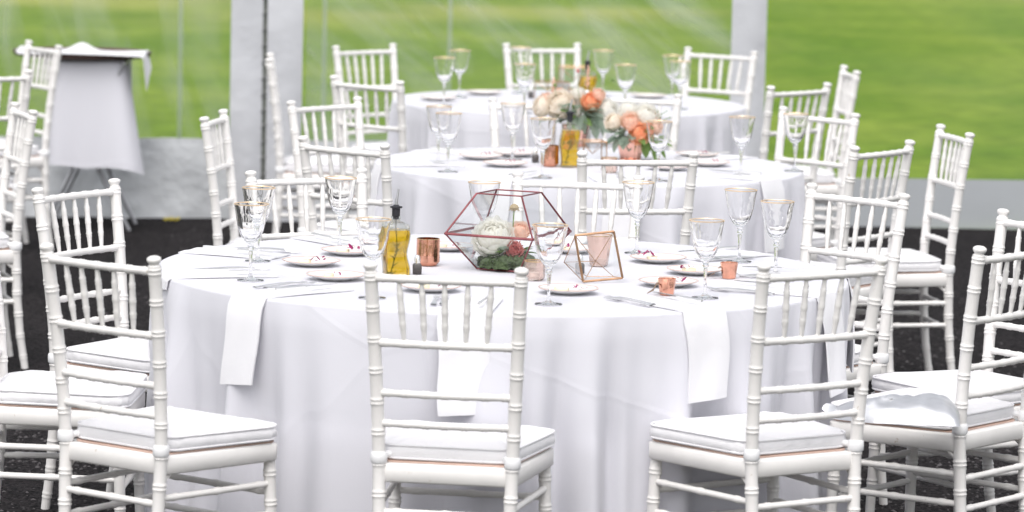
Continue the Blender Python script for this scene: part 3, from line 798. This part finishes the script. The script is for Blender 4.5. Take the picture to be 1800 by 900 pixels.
for i, (p, d) in enumerate(PL):
    q = at(*p); place(plate, q, i*.4, 'small rimmed white plate '+d, 'bread plates on the nearest table')
    o = butter if i == 0 else butter.copy()
    if i: COL.objects.link(o)
    o.location = (q.x-.018, q.y-.012, q.z+.007); o.rotation_euler = (0, 0, i*1.3); tag(o, 'butter pat on the plate '+d, None, 'butter pats on the nearest table')
    o = petals if i == 0 else petals.copy()
    if i: COL.objects.link(o)
    dx = (.012, .004, .02, .02, -.03, -.026, .03, .03, .03, -.02)[i]
    o.location = (q.x+dx, q.y-.015, q.z+.012); o.rotation_euler = (0, 0, i*2.3); o.scale = [(1.3, .7, 1.5, 1, 1.5, 1.1, 1.1, .9, .7, 1.1)[i]]*3
    tag(o, 'purple petals on the plate '+d, None, 'purple petals on the bread plates')
for i, (p, d) in enumerate([((845, 279), 'left of the big bouquet'), ((888, 292), 'nearest to the left goblets pair'), ((905, 274), 'under the far left goblet'), ((1245, 291), 'right of the small bouquet'), ((1175, 298), 'below the small bouquet, right'), ((1225, 276), 'at the far right side')]):
    q = at(*p); place(plate, q, i*.4, 'small white plate on the middle table '+d, 'bread plates on the middle table')
    o = petals.copy(); COL.objects.link(o); o.location = (q.x+.01, q.y-.012, q.z+.012); o.scale = (1.2,)*3; tag(o, 'purple petals on the middle table plate '+d, None, 'purple petals on the bread plates')
for i, (p, d) in enumerate([((850, 166), 'at its left'), ((770, 176), 'at its left end'), ((1140, 172), 'at its right')]):
    place(plate, at(*p), i*.4, 'small white plate on the farthest table '+d, 'bread plates on the farthest table')

def make_fork():
    b = MB(); prof = [(-.095, .0065), (-.09, .008), (-.05, .005), (.0, .0028), (.025, .0032), (.035, .0085), (.048, .0105)]
    top = [[(w*s, y, .006+.004*math.sin((y+.095)*16)+(.0012 if s == 0 else 0)) for s in (-1, 0, 1)] for y, w in prof]; bot = [[(x, y, z-.0022) for x, y, z in r] for r in top]
    b.grid(top); b.grid([r[::-1] for r in bot]); 
    n = len(prof)
    for s in (0, 2): b.grid([[top[i][s] for i in range(n)], [bot[i][s] for i in range(n)]])
    for k in range(4):
        x = (-.0078+.0052*k); b.tube([(x, .046, .0075), (x, .070, .0045), (x, .092, .008)], [.0016, .0015, .0007], 5)
    return tag(b.build('fork', 'silver'), None, 'fork')
def make_knife():
    b = MB(); pts = [(-.11, .006), (-.10, .008), (-.02, .006), (0, .0055)]
    b.tube([(0, y, .006) for y, w in pts], [w*.55 for y, w in pts], 10)
    prof = [(0, .005), (.02, .0085), (.08, .009), (.105, .005), (.112, .001)]
    b.grid([[(-w*.6, y, .004), (w, y, .004)] for y, w in prof]); b.grid([[(w, y, .0055), (-w*.6, y, .0055)] for y, w in prof]); b.grid([[(w, y, .004), (w, y, .0055)] for y, w in prof])
    return tag(b.build('table_knife', 'silver'), None, 'knife')
fork, knife = make_fork(), make_knife(); first = [True, True]
def cut(src, k, loc, rz, label, group):
    o = src if first[k] else src.copy()
    if not first[k]: COL.objects.link(o)
    first[k] = False; o.location = loc; o.rotation_euler = (0, 0, rz); tag(o, label, None, group)
where = ['left of the central napkin', 'of the central place, before the front centre chair', 'between front centre and front right chairs', 'at the place before the front right chair',
         'at the left edge of the table', 'at the far left place', 'at the far right place behind the copper cups', 'at the back left place', 'at the back place behind the terrarium', 'at the right edge of the table']
for i, (a, _) in enumerate(nap1):
    for k, (dt, dr) in enumerate((((-.13), .20), ((-.105), .22))):
        w = T1+Vector((math.cos(a+dt-.02*k*0), math.sin(a+dt), 0))*(R1-dr-.0); w.z = TABH+.001
        cut(fork, 0, w, a+PI/2+.05*(i % 3)-dt*0, ('inner' if k else 'outer')+' silver fork '+where[i], 'silver forks on the nearest table')
    w = T1+Vector((math.cos(a+.045), math.sin(a+.045), 0))*(R1-.17); w.z = TABH+.0125
    cut(knife, 1, w, a+PI/2-.06*(i % 2), 'silver knife lying on the folded napkin '+where[i], 'silver knives on the nearest table')
for i, (a, l) in enumerate(nap2):
    w = T2+Vector((math.cos(a+.045), math.sin(a+.045), 0))*(R2-.17); w.z = TABH+.0125
    cut(knife, 1, w, a+PI/2, 'silver knife on the '+l.replace(' of the middle table', '').replace('napkin', 'middle table napkin'), 'silver knives on the middle table')

# ------------------------------------------------------------------ flowers
def shell_petal(b, az, el, r, ext, flare, rnd, ruffle=0, n=8, m=6):
    """cupped petal leaning on a ball of radius r: centre direction az, tip at elevation el, rim rolled outwards by flare"""
    ph = rnd.random()*6; rows = []
    C = Vector((math.cos(az), math.sin(az), 0)); T = Vector((-math.sin(az), math.cos(az), 0)); K = Vector((0, 0, 1))
    for j in range(m+1):
        v = j/m; row = []
        w = ext*(.35+.65*math.sin(PI*min(.5, .5*v/.62)))*(1 if v < .75 else math.sqrt(max(0, 1-((v-.75)/.27)**2))*.75+.25)
        for i in range(n+1):
            u = -1+2*i/n
            e = el-1.9*ext*(1-v)-.10*ext*u*u
            D = (C*math.cos(e)+K*math.sin(e)); q = (D+T*math.tan(min(1.1, u*w*.95) if u*w > 0 else max(-1.1, u*w*.95))).normalized()
            rr = r*(.84+.16*v)+flare*v**3*(1-.25*u*u)*(1+.35*math.sin(ph+u*3))+ruffle*r*.08*v*math.sin(u*7+ph)
            row.append((q.x*rr, q.y*rr, q.z*rr*.88-.1))
        rows.append(row)
    b.grid(rows)
def bloom_mesh(name, m, seed, rings, ruffle=0.0):
    """unit bloom (radius about 1) of overlapping cupped petals; rings: (count, shell radius, tip elevation deg, extent, flare)"""
    rnd = random.Random(seed); b = MB()
    b.lathe([(.001, -.70), (.40, -.58), (.62, -.25), (.58, .05), (.42, .30), (.22, .40), (.001, .43)], 16)
    for k, (cnt, r, el, ext, fl) in enumerate(rings):
        for q in range(cnt):
            az = 2*PI*q/cnt+k*.9+rnd.uniform(-.12, .12)
            shell_petal(b, az, R(el+rnd.uniform(-6, 6)), r*rnd.uniform(.97, 1.04), ext*rnd.uniform(.92, 1.08), fl, rnd, ruffle)
    return b.mesh(name, m)
ROSE = [(3, .34, 92, .70, .02), (3, .44, 90, .70, .04), (4, .54, 84, .68, .08), (5, .64, 76, .64, .13), (5, .74, 64, .62, .19), (6, .82, 48, .60, .24), (7, .88, 28, .58, .24), (7, .90, 4, .58, .14)]
PEONY = [(5, .52, 96, .44, .06), (7, .60, 90, .42, .09), (9, .68, 80, .40, .12), (11, .75, 68, .40, .15), (12, .82, 54, .40, .17), (12, .87, 38, .42, .17), (11, .90, 20, .44, .15), (10, .92, 0, .46, .10), (9, .90, -24, .5, .04)]
CARN = [(7, .50, 92, .34, .16), (10, .60, 80, .32, .20), (13, .70, 64, .30, .22), (14, .76, 46, .30, .24), (14, .80, 24, .32, .20), (11, .80, 0, .4, .1)]
BL = {'white': bloom_mesh('bloom', 'petal_white', 1, PEONY), 'cream': bloom_mesh('bloom', 'petal_cream', 2, PEONY), 'peach': bloom_mesh('bloom', 'petal_peach', 3, ROSE),
      'blush': bloom_mesh('bloom', 'petal_blush', 4, ROSE), 'pink': bloom_mesh('bloom', 'petal_pink', 5, CARN, 1.4), 'carn': bloom_mesh('bloom', 'petal_blush', 6, CARN, 1.2)}
def leaf_mesh(m, asp=.42, fold=.15, droop=.25, lob=0):
    b = MB(); rows = []
    for j in range(9):
        v = j/8; w = asp*math.sin(PI*min(1, v*.96+.02))**.75*(1+lob*math.sin(v*26))*.5
        rows.append([(s*w, v, abs(s)*fold*w*2-droop*v*v) for s in (-1, -.5, 0, .5, 1)])
    b.grid(rows); return b.mesh('leaf', m)
LF = {'sage': leaf_mesh('leaf_sage', .62), 'dusty': leaf_mesh('leaf_sage', .50, .3, .4, .28), 'green': leaf_mesh('leaf_green', .50)}
def aim(o, p, d, s, roll=0):
    d = Vector(d).normalized(); q = d.to_track_quat('Z', 'Y')
    o.matrix_basis = Matrix.Translation(p) @ q.to_matrix().to_4x4() @ Matrix.Rotation(roll, 4, 'Z') @ Matrix.Diagonal((s, s, s, 1))
def add_bloom(name, kind, par, p, d, s, roll=0):
    o = bpy.data.objects.new(name, BL[kind]); COL.objects.link(o); aim(o, p, d, s, roll)
    if par: o.parent = par
    return o
def add_leaf(kind, par, p, d, s, roll=0):
    o = bpy.data.objects.new('leaf', LF[kind]); COL.objects.link(o)
    d = Vector(d).normalized(); q = d.to_track_quat('Y', 'Z')
    o.matrix_basis = Matrix.Translation(p) @ q.to_matrix().to_4x4() @ Matrix.Rotation(roll, 4, 'Y') @ Matrix.Diagonal((s, s, s, 1)); o.parent = par
    return o
def vase(loc, r, h, label):
    t = empty('copper_vase', loc, 0, label, 'vase', 'ribbed copper vases')
    prof = [(r*.66, 0), (r*.72, .005), (r*.82, h*.4), (r*.94, h*.8), (r*1.02, h)]; inn = [(q[0]-.003, max(.005, q[1])) for q in prof[::-1]]
    b = MB(); b.lathe(prof+inn, 64, lambda a, z: 1+.045*math.cos(14*a)); b.build('body', 'pink_copper_vase', t)
    b = MB(); b.lathe([(r*.75, 0), (r*.80, .0), (r*.80, .005), (r*.72, .005)], 40, closed=True); b.build('foot_ring', 'copper', t)
    return t
mat('pink_copper_vase', (.90, .52, .42), .15, 1.0, var=.15, vscale=30, bump=.2, bscale=30)
def px_off(c, px, py, s):
    """offset in metres, in the plane through c facing the camera, of a spot seen at px, py; s = metres per photo pixel"""
    return None
# the big bouquet (middle table) - flower spots in centimetres: x right, z up from the vase rim, y away from us
vA = at(1011, 257); vase(vA, .050, .085, 'ribbed copper vase of the big bouquet, behind the oil bottle on the middle table')
bq = empty('bouquet', vA+Vector((0, 0, .085)), 0, 'large bouquet of white, cream and peach flowers with eucalyptus on the middle table', 'bouquet')
for kind, nm, x, y, z, s, d in [('cream', 'peony', -5.6, -2.2, 7.6, 5.2, (-.35, -.75, .55)), ('cream', 'rose', -11.6, 0, 6.4, 3.8, (-.8, -.5, .3)), ('white', 'peony', -1.4, 0, 5.0, 3.9, (-.1, -.7, .7)),
                                ('peach', 'rose', 4.9, -2.4, 8.6, 3.4, (.2, -.85, .5)), ('blush', 'rose', 7.4, -1, 11.4, 2.5, (.4, -.5, .7)), ('white', 'rose', .6, 1, 11.6, 2.6, (0, -.4, .9)), ('blush', 'rose', -10.8, 1, 9.0, 2.5, (-.5, -.4, .7)),
                                ('white', 'rose', 11.0, 0, 5.6, 4.0, (.6, -.7, .4)), ('carn', 'carnation', -6, 2, 11.5, 2.4, (-.3, -.2, .9)), ('blush', 'rose', 6.0, 2, 4.4, 2.6, (.5, -.8, .1)), ('white', 'rose', 1, 3, 9, 3.0, (0, 0, 1))]:
    add_bloom(nm, kind, bq, (x*1.12/100, y/100, z/100), d, s/100*1.12)
rnd = random.Random(21)
for k in range(74):
    a = rnd.uniform(0, 2*PI); el = rnd.uniform(-.55, .6); rr = rnd.uniform(.02, .075); kd = rnd.choice(['sage', 'sage', 'dusty', 'green'])
    d = Vector((math.cos(a)*math.cos(el), math.sin(a)*math.cos(el)*.8, math.sin(el)+.02))
    add_leaf(kd, bq, Vector((d.x*rr, d.y*rr, .035+d.z*.04)), d, rnd.uniform(.038, .068), rnd.uniform(-.7, .7))
for x, y, z, d, s in ((-8, -3, 1.2, (-1, -.3, -.2), .065), (-10, -2, 1.6, (-1, -.2, -.45), .07), (6, -4, 2, (.3, -.6, -.8), .075), (8, -4, 3, (.5, -.4, -.8), .07), (3, -4.5, 4, (-.1, -.6, -1), .07), (0, -4, 4, (-.5, -.5, .5), .05), (1, -5, 2, (-.2, -.5, -.9), .06)):
    add_leaf('dusty' if x > 0 else 'sage', bq, (x/100, y/100, z/100), d, s, .3)
def astilbe(par, base, tip, m, n=90, r0=.012):
    b = MB(); rnd = random.Random(int(base[0]*999)); B, T_ = Vector(base), Vector(tip)
    b.tube([B, B.lerp(T_, .5), T_], [.0012, .001, .0006], 5)
    for k in range(n):
        v = rnd.random(); r = r0*(1-v)**.8+.0015; a = rnd.random()*6.28; p = B.lerp(T_, .15+.85*v)+Vector((math.cos(a)*r, math.sin(a)*r, 0))*rnd.random()
        q = rnd.uniform(.0015, .003); b.box(p, (q, q, q*1.6), None)
    b.build('astilbe_spray', m, par)
astilbe(bq, (.040, -.03, .13), (.042, -.03, .225), 'petal_blush', 150, .014)
astilbe(bq, (-.095, 0, .09), (-.085, .0, .175), 'petal_blush', 120, .014)
for x0, z0, x1, z1, m in ((2, 6, .4, 20.0, 'petal_pink'), (5, 6, 13.5, 17.0, 'stem_green'), (-6, 6, -8.2, 14.5, 'stem_green')):
    b = MB(); b.tube([(x0/100, -.02, z0/100), ((x0+x1)/200-.006, -.015, (z0+z1)/200), (x1/100, -.015, z1/100)], .0009, 5); b.build('stem', 'stem_green', bq)
    b = MB(); b.lathe([(.001, -.006), (.006, -.002), (.0072, .003), (.004, .007), (.001, .008)], 12, c=(x1/100, -.015, z1/100)); b.build('flower_bud', m, bq)
# the smaller bouquet
vB = at(1108, 281); vase(vB, .050, .080, 'ribbed copper vase of the smaller bouquet on the middle table')
b2 = empty('bouquet', vB+Vector((0, 0, .078)), 0, 'smaller bouquet with orange rose and grey-green leaves on the middle table', 'bouquet')
for kind, nm, x, y, z, s, d in [('peach', 'rose', 3.0, -4.6, 2.2, 3.7, (.12, -.97, .22)), ('blush', 'carnation', -.2, -2.8, 6.4, 3.5, (-.1, -.75, .6)), ('white', 'peony', 5.4, 0, 8.6, 4.6, (.3, -.7, .7)), ('cream', 'rose', -6.8, -1.5, 6.0, 3.2, (-.6, -.7, .4)), ('white', 'rose', -1, 3, 10.0, 3.8, (0, -.3, 1)), ('blush', 'rose', 8.8, -1, 4.0, 3.0, (.7, -.6, .2)), ('blush', 'rose', 8.5, 2, 7, 3.0, (.8, -.2, .5))]:
    add_bloom(nm, kind, b2, (x/100, y/100, z/100), d, s/100*1.12)
for k in range(46):
    a = rnd.uniform(0, 2*PI); el = rnd.uniform(-.6, .4); rr = rnd.uniform(.02, .07); kd = 'sage' if math.cos(a) < .2 else 'green'
    d = Vector((math.cos(a)*math.cos(el), math.sin(a)*math.cos(el)*.8, math.sin(el)))
    add_leaf(kd, b2, Vector((d.x*rr, d.y*rr, .015+d.z*.04)), d, rnd.uniform(.032, .055), rnd.uniform(-.7, .7))
for x, y, z, d, s, kd in ((-3, -3, 1.5, (-.6, -.5, -.7), .075, 'sage'), (-5, -3, 2, (-1, -.3, -.7), .07, 'sage'), (-1.5, -4, 1, (-.3, -.7, -.5), .06, 'sage'), (5, -4, 0, (.1, -.4, -1), .065, 'green'), (9, -2, -1.0, (1, -.3, 0), .065, 'green'), (9, -2, -2, (.7, -.3, -.6), .06, 'green'), (9.5, -1, -.5, (1, 0, .2), .055, 'green'), (8, -3, -2, (.3, -.4, -.9), .06, 'green')):
    add_leaf(kd, b2, (x/100, y/100, z/100), d, s, .2)
for k in range(7):
    x1, z1 = .05+.016*k, .05+.055*rnd.random(); b = MB(); b.tube([(.03, 0, .01), (x1*.7, 0, z1*.8), (x1, 0, z1)], .0008, 4)
    for q in range(6): b.box((x1*(.6+.07*q)+rnd.uniform(-.006, .006), rnd.uniform(-.004, .004), z1*(.7+.06*q)), (.004, .003, .005))
    b.build('wispy_sprig', 'stem_green', b2)

# ------------------------------------------------------------------ terrarium on the nearest table
def bar(par, p, q, m, w=.0022, name='frame_bar', n=6):
    b = MB(); b.tube([p, q], w, n); b.build(name, m, par, smooth=False)
def pane(par, pts, m='pane_glass'):
    b = MB(); b.v = [tuple(p) for p in pts]; b.f = [tuple(range(len(pts)))]; b.build('glass_pane', m, par, smooth=False)
tc_ = at(892, 473)
ter = empty('terrarium', tc_, 0, 'faceted glass terrarium with rose copper frame on the nearest table', 'terrarium')
u1 = Vector((.932, .362, 0)); u2 = Vector((.362, -.932, 0))
def sqv(h, z, dx=0): return [(-h*u1)+Vector((dx, 0, z)), (h*u2)+Vector((dx, 0, z)), (h*u1)+Vector((dx, 0, z)), (-h*u2)+Vector((dx, 0, z))]
bot, mid, top = sqv(.090, .003), sqv(.186, .102), sqv(.096, .212)
for k in range(4):
    j = (k+1) % 4
    bar(ter, bot[k], bot[j], 'rose_copper_bar'); bar(ter, mid[k], mid[j], 'rose_copper_bar', .0040); bar(ter, top[k], top[j], 'rose_copper_bar')
    bar(ter, bot[k], mid[k], 'rose_copper_bar', .0024); bar(ter, mid[k], top[k], 'rose_copper_bar', .0028)
    pane(ter, (bot[k], bot[j], mid[j], mid[k])); pane(ter, (mid[k], mid[j], top[j], top[k]))
ms = MB(); rm = random.Random(8)
rows = []
for r_, z_ in ((.001, .047), (.03, .046), (.055, .040), (.078, .028), (.080, .008), (.001, .007)):
    rows.append([(r_*math.cos(2*PI*k/40)*(1+.1*math.sin(5*k)), r_*math.sin(2*PI*k/40)*(1+.1*math.sin(5*k)), z_+.004*math.sin(k*2.7)) for k in range(40)])
ms.grid(rows, close_u=True)
for k in range(1500):
    a = rm.random()*6.28; r_ = .082*math.sqrt(rm.random()); z_ = .012+.036*(1-(r_/.09)**2)*rm.uniform(.4, 1); L = rm.uniform(.008, .022); dd = Vector((rm.uniform(-1, 1), rm.uniform(-1, 1), rm.uniform(.1, 1))).normalized()*L
    p = Vector((r_*math.cos(a), r_*math.sin(a), z_)); s_ = Vector((dd.y, -dd.x, 0))*.14; ms.grid([[p-s_, p+s_], [p+dd-s_*.2, p+dd+s_*.2]])
o = ms.build('moss', 'moss', loc=tc_); tag(o, 'dark green moss and sprigs filling the bottom of the terrarium', 'moss', kind='stuff')
def lone(name, kind, px, py, y, s, d, label, cat='flower'):
    q = at(px, py, tc_.z); # lateral position at table height, then lifted
    sc = tc_.y/F_PX; x = tc_.x+(px-892)*sc; z = tc_.z+(473-py)*sc
    o = add_bloom(name, kind, None, (x, tc_.y+y, z), d, s); tag(o, label, cat)
    return o
lone('peony', 'white', 866, 417, -.01, .062, (-.15, -.72, .65), 'big white peony inside the terrarium')
lone('carnation', 'pink', 901, 440, -.025, .034, (.3, -.85, .4), 'dusty pink ruffled carnation inside the terrarium')
lone('carnation', 'pink', 906, 455, -.02, .024, (.4, -.8, .0), 'smaller pink carnation low in the terrarium')
lone('rose', 'blush', 914, 405, .02, .028, (.2, -.6, .75), 'pale peach rose behind the white peony in the terrarium')
pod = empty('dried_pod', (tc_.x+(902-892)*.00149, tc_.y+.02, tc_.z+.03), 0, 'brown dried seed pod on a thin stem in the terrarium', 'dried flower')
b = MB(); b.tube([(-.006, 0, 0), (-.003, 0, .07), (0, 0, .132)], .0016, 6); b.build('stem', 'stem_green', pod)
b = MB(); b.lathe([(.002, .130), (.009, .134), (.0125, .139), (.009, .146), (.003, .150)], 20, lambda a, z: 1+.12*math.cos(9*a))
for k in range(9):
    a = 2*PI*k/9; b.tube([(.009*math.cos(a), .009*math.sin(a), .137), (.016*math.cos(a), .016*math.sin(a), .131)], [.0018, .0006], 5)
b.build('seed_head', 'dried_pod', pod)
ter_leaves = empty('leaf_sprig', tc_, 0, 'grey-green leaf sprig at the left inside the terrarium', 'leaves')
for k in range(12):
    a = rm.uniform(2.4, 4.6) if k < 8 else rm.uniform(-.5, .6)
    add_leaf('sage' if k % 2 else 'green', ter_leaves, (.03*math.cos(a), .03*math.sin(a), .04), (math.cos(a), math.sin(a), rm.uniform(.2, 1.1)), rm.uniform(.04, .058), rm.uniform(-.5, .5))

# brass geometric frame
bc = at(1025, 497); bf = empty('geometric_frame', bc, 0, 'small brass and glass geometric candle holder right of the terrarium', 'candle holder')
k_ = bc.y/F_PX
def P(px, py, y): return Vector(((px-1025)*k_, y, (497-py)*k_*1.0 - y*.117))
q0, q1, q2, q3 = P(1009, 413, .035), P(1078, 404, .06), P(1095, 487, .03), P(1025, 497, .0)
q0.z = max(q0.z, .1); q3.z = .003; q2.z = max(.003, q2.z)
L_ = P(991, 461, .09); A_ = P(1048, 458, .13); A_.z = max(A_.z, .045); B_ = Vector((.085, .135, .003)); C_ = Vector((.012, .125, .003))
for p, q in ((q0, q1), (q1, q2), (q2, q3), (q3, q0)): bar(bf, p, q, 'brass', .0032, n=4)
for p, q in ((q0, L_), (L_, q3), (L_, A_), (q0, A_), (q1, A_), (A_, B_), (q2, B_), (A_, C_), (C_, q3), (C_, B_), (L_, C_)): bar(bf, p, q, 'brass', .0011)
pane(bf, (q0, q1, q2, q3)); pane(bf, (q0, L_, A_)); pane(bf, (q0, A_, q1)); pane(bf, (q3, L_, q0)); pane(bf, (q1, A_, B_, q2))
def cube_holder(px, py, w, h, rz, label):
    t = empty('geometric_frame', at(px, py), rz, label, 'candle holder')
    a = [Vector((s*w/2, u*w/2, z)) for z in (.003, h) for s, u in ((-1, -1), (1, -1), (1, 1), (-1, 1))]
    for i in range(4):
        j = (i+1) % 4; bar(t, a[i], a[j], 'brass', .002); bar(t, a[4+i], a[4+j], 'brass', .002); bar(t, a[i], a[4+i], 'brass', .002); pane(t, (a[i], a[j], a[4+j], a[4+i]))
    apex = Vector((0, 0, h*.45))
    for i in range(4): bar(t, a[4+i], apex, 'brass', .001)
cube_holder(1041, 289, .085, .085, .2, 'brass edged glass box on the middle table between bottle and small bouquet')
cube_holder(970, 180, .11, .09, .5, 'brass edged glass box on the farthest table behind the bouquet')
cube_holder(1008, 160, .12, .11, .1, 'clear glass lantern box on the farthest table beside the oil bottle')

# ------------------------------------------------------------------ silver clutch on the right-hand chair
def clutch():
    o, rz = ch_x.location, ch_x.rotation_euler[2]
    base = at(1572, 738, .474); t = empty('clutch_bag', base, R(-6), 'crumpled silver clutch with bow lying on the right-hand chair cushion', 'clutch')
    b = MB(); nx, ny = 44, 22; Lx, Ly = .335, .20; topr, botr = [], []
    for j in range(ny+1):
        v = -1+2*j/ny; rt, rb = [], []
        for i in range(nx+1):
            u = -1+2*i/nx; tp = .42+.58*min(1, (u+1)/.75)**.8
            x = u*Lx/2+.02*v*(1-abs(u)); y = v*Ly/2*tp
            e = max(0, (1-abs(u)**5)*(1-abs(v)**3.5)); hh = e**.55*(.55+.45*tp)
            ridge = .012*math.exp(-((u*.8-v*.7-.15)/.10)**2)-.008*math.exp(-((u+v*.5-.35)/.12)**2)+.008*math.exp(-((v+.3-u*.25)/.13)**2)
            wr = .0035*math.sin(14*u+6*v)*math.sin(5*v-3*u)+.002*math.sin(23*v+9*u)
            rt.append((x, y, .004+(.052+.010*u)*hh+(.75*ridge+.5*wr)*hh)); rb.append((x, y, .004-.002*hh))
        topr.append(rt); botr.append(rb[::-1])
    b.grid(topr); b.grid(botr); b.build('body', 'clutch_leather', t)
    b = MB(); b.lathe([(.0065, 0), (.0065, .002), (.004, .0035), (.001, .004)], 14, c=(-.01, -.04, .058)); b.build('snap_button', 'silver', t)
    b = MB()
    for s, a in ((1, 2.5), (1, 3.4), (-1, 3.9), (1, 2.9)):
        d = Vector((math.cos(a), math.sin(a)*.6, .15)); c = Vector((-.140, -.02, .020))
        b.grid([[c+Vector((0, 0, -.004)), c+Vector((0, 0, .004))], [c+d*.018+Vector((0, -.006, -.008)), c+d*.018+Vector((0, .004, .012))], [c+d*.034+Vector((0, -.004, -.010)), c+d*.036+Vector((0, .006, .012))], [c+d*.046+Vector((0, 0, -.002)), c+d*.044+Vector((0, .008, .004))]])
    b.build('bow', 'clutch_leather', t)
clutch()

# ------------------------------------------------------------------ draped tray stand at left
def tray_stand():
    g = at(200, 398, 0); cx = (150-900)/F_PX*g.y*.995; cy = g.y-.02
    st = empty('tray_stand', (cx, cy, 0), 0, 'folding steel tray stand at left, legs showing below a white drape', 'tray stand')
    for s in (-1, 1):
        b = MB(); b.tube([(-.20, s*.16, .79), (.20, s*.16, 0)], .010, 8); b.build('leg', 'stand_steel', st)
        b = MB(); b.tube([(.17, s*.19, .79), (-.20, s*.19, 0)], .010, 8); b.build('leg', 'stand_steel', st)
    for x in (-.20, .17):
        b = MB(); b.tube([(x, -.19, .785), (x, .19, .785)], .010, 8); b.build('top_bar', 'stand_steel', st)
    # drape: squarish cloth with folds and a pointed corner
    N = 160; rows = []
    def plan(a, t):
        hx, hy = .178+.012*t, .20+.02*t
        ca, sa = math.cos(a), math.sin(a); k = (abs(ca/hx)**6+abs(sa/hy)**6)**(-1/6)
        f = 1+t*(.012*math.sin(5*a+1)+.008*math.sin(11*a)); 
        corner = math.exp(-((a-5.75)/.42)**2)
        return k*f*(1+.42*t*corner)
    for t in [0, .02]+[k/14 for k in range(1, 15)]:
        row = []
        for i in range(N):
            a = 2*PI*i/N; corner = math.exp(-((a-5.75)/.40)**2); low = .300+.006*math.sin(5*a)-.03*corner
            if t == 0: row.append((plan(a, 0)*.9*math.cos(a), plan(a, 0)*.9*math.sin(a), .797)); continue
            row.append((plan(a, t)*math.cos(a), plan(a, t)*math.sin(a), .797-(.797-low)*t))
        rows.append(row)
    b = MB(); k0 = b.grid(rows, close_u=True); b.f.append(tuple(range(N)))
    tag(b.build('drape', 'table_linen', loc=(cx, cy, 0)), 'white cloth draped over the tray stand with a pointed corner at right', 'cloth')
    b = MB(); b.lathe([(.25, 0), (.285, .004), (.305, .026), (.309, .026), (.300, .002), (.26, -.004), (.001, -.004)][::-1], 60)
    tr = tag(b.build('serving_tray', 'tray_brown', loc=(cx-.045, cy, .806)), 'round brown serving tray on top of the draped stand', 'tray'); tr.scale = (1.06, .88, 1)
    # napkin spread over the tray
    rows = []
    for j in range(17):
        v = -1+2*j/16; row = []
        for i in range(49):
            u = -1+2*i/48; x = u*.34; y = -.12+v*.17*(1-.25*u*u)
            r = math.hypot(x/.300, y/.255); z = .026+.012*max(0, r-.55)-.05*max(0, r-1.02)*(1 if v < 0 else 0)+.010*math.sin(3*u+1)*math.cos(2*v)*.4
            if v > .2: z += .05*math.exp(-((u+.06)/.16)**2)*(v-.2)*.9
            if abs(u) > .86: z = z+.012-(abs(u)-.86)*(.95 if u > 0 else .1)*(1-.3*v); x = math.copysign(.86*.34+(abs(u)-.86)*.14, u)
            row.append((x, y, z))
        rows.append(row)
    b = MB(); b.grid(rows)
    tag(b.build('cloth_napkin', 'napkin_cloth', loc=(cx-.03, cy, .806)), 'white cloth spread on the brown tray, its corner hanging over the right rim', 'cloth')
tray_stand()
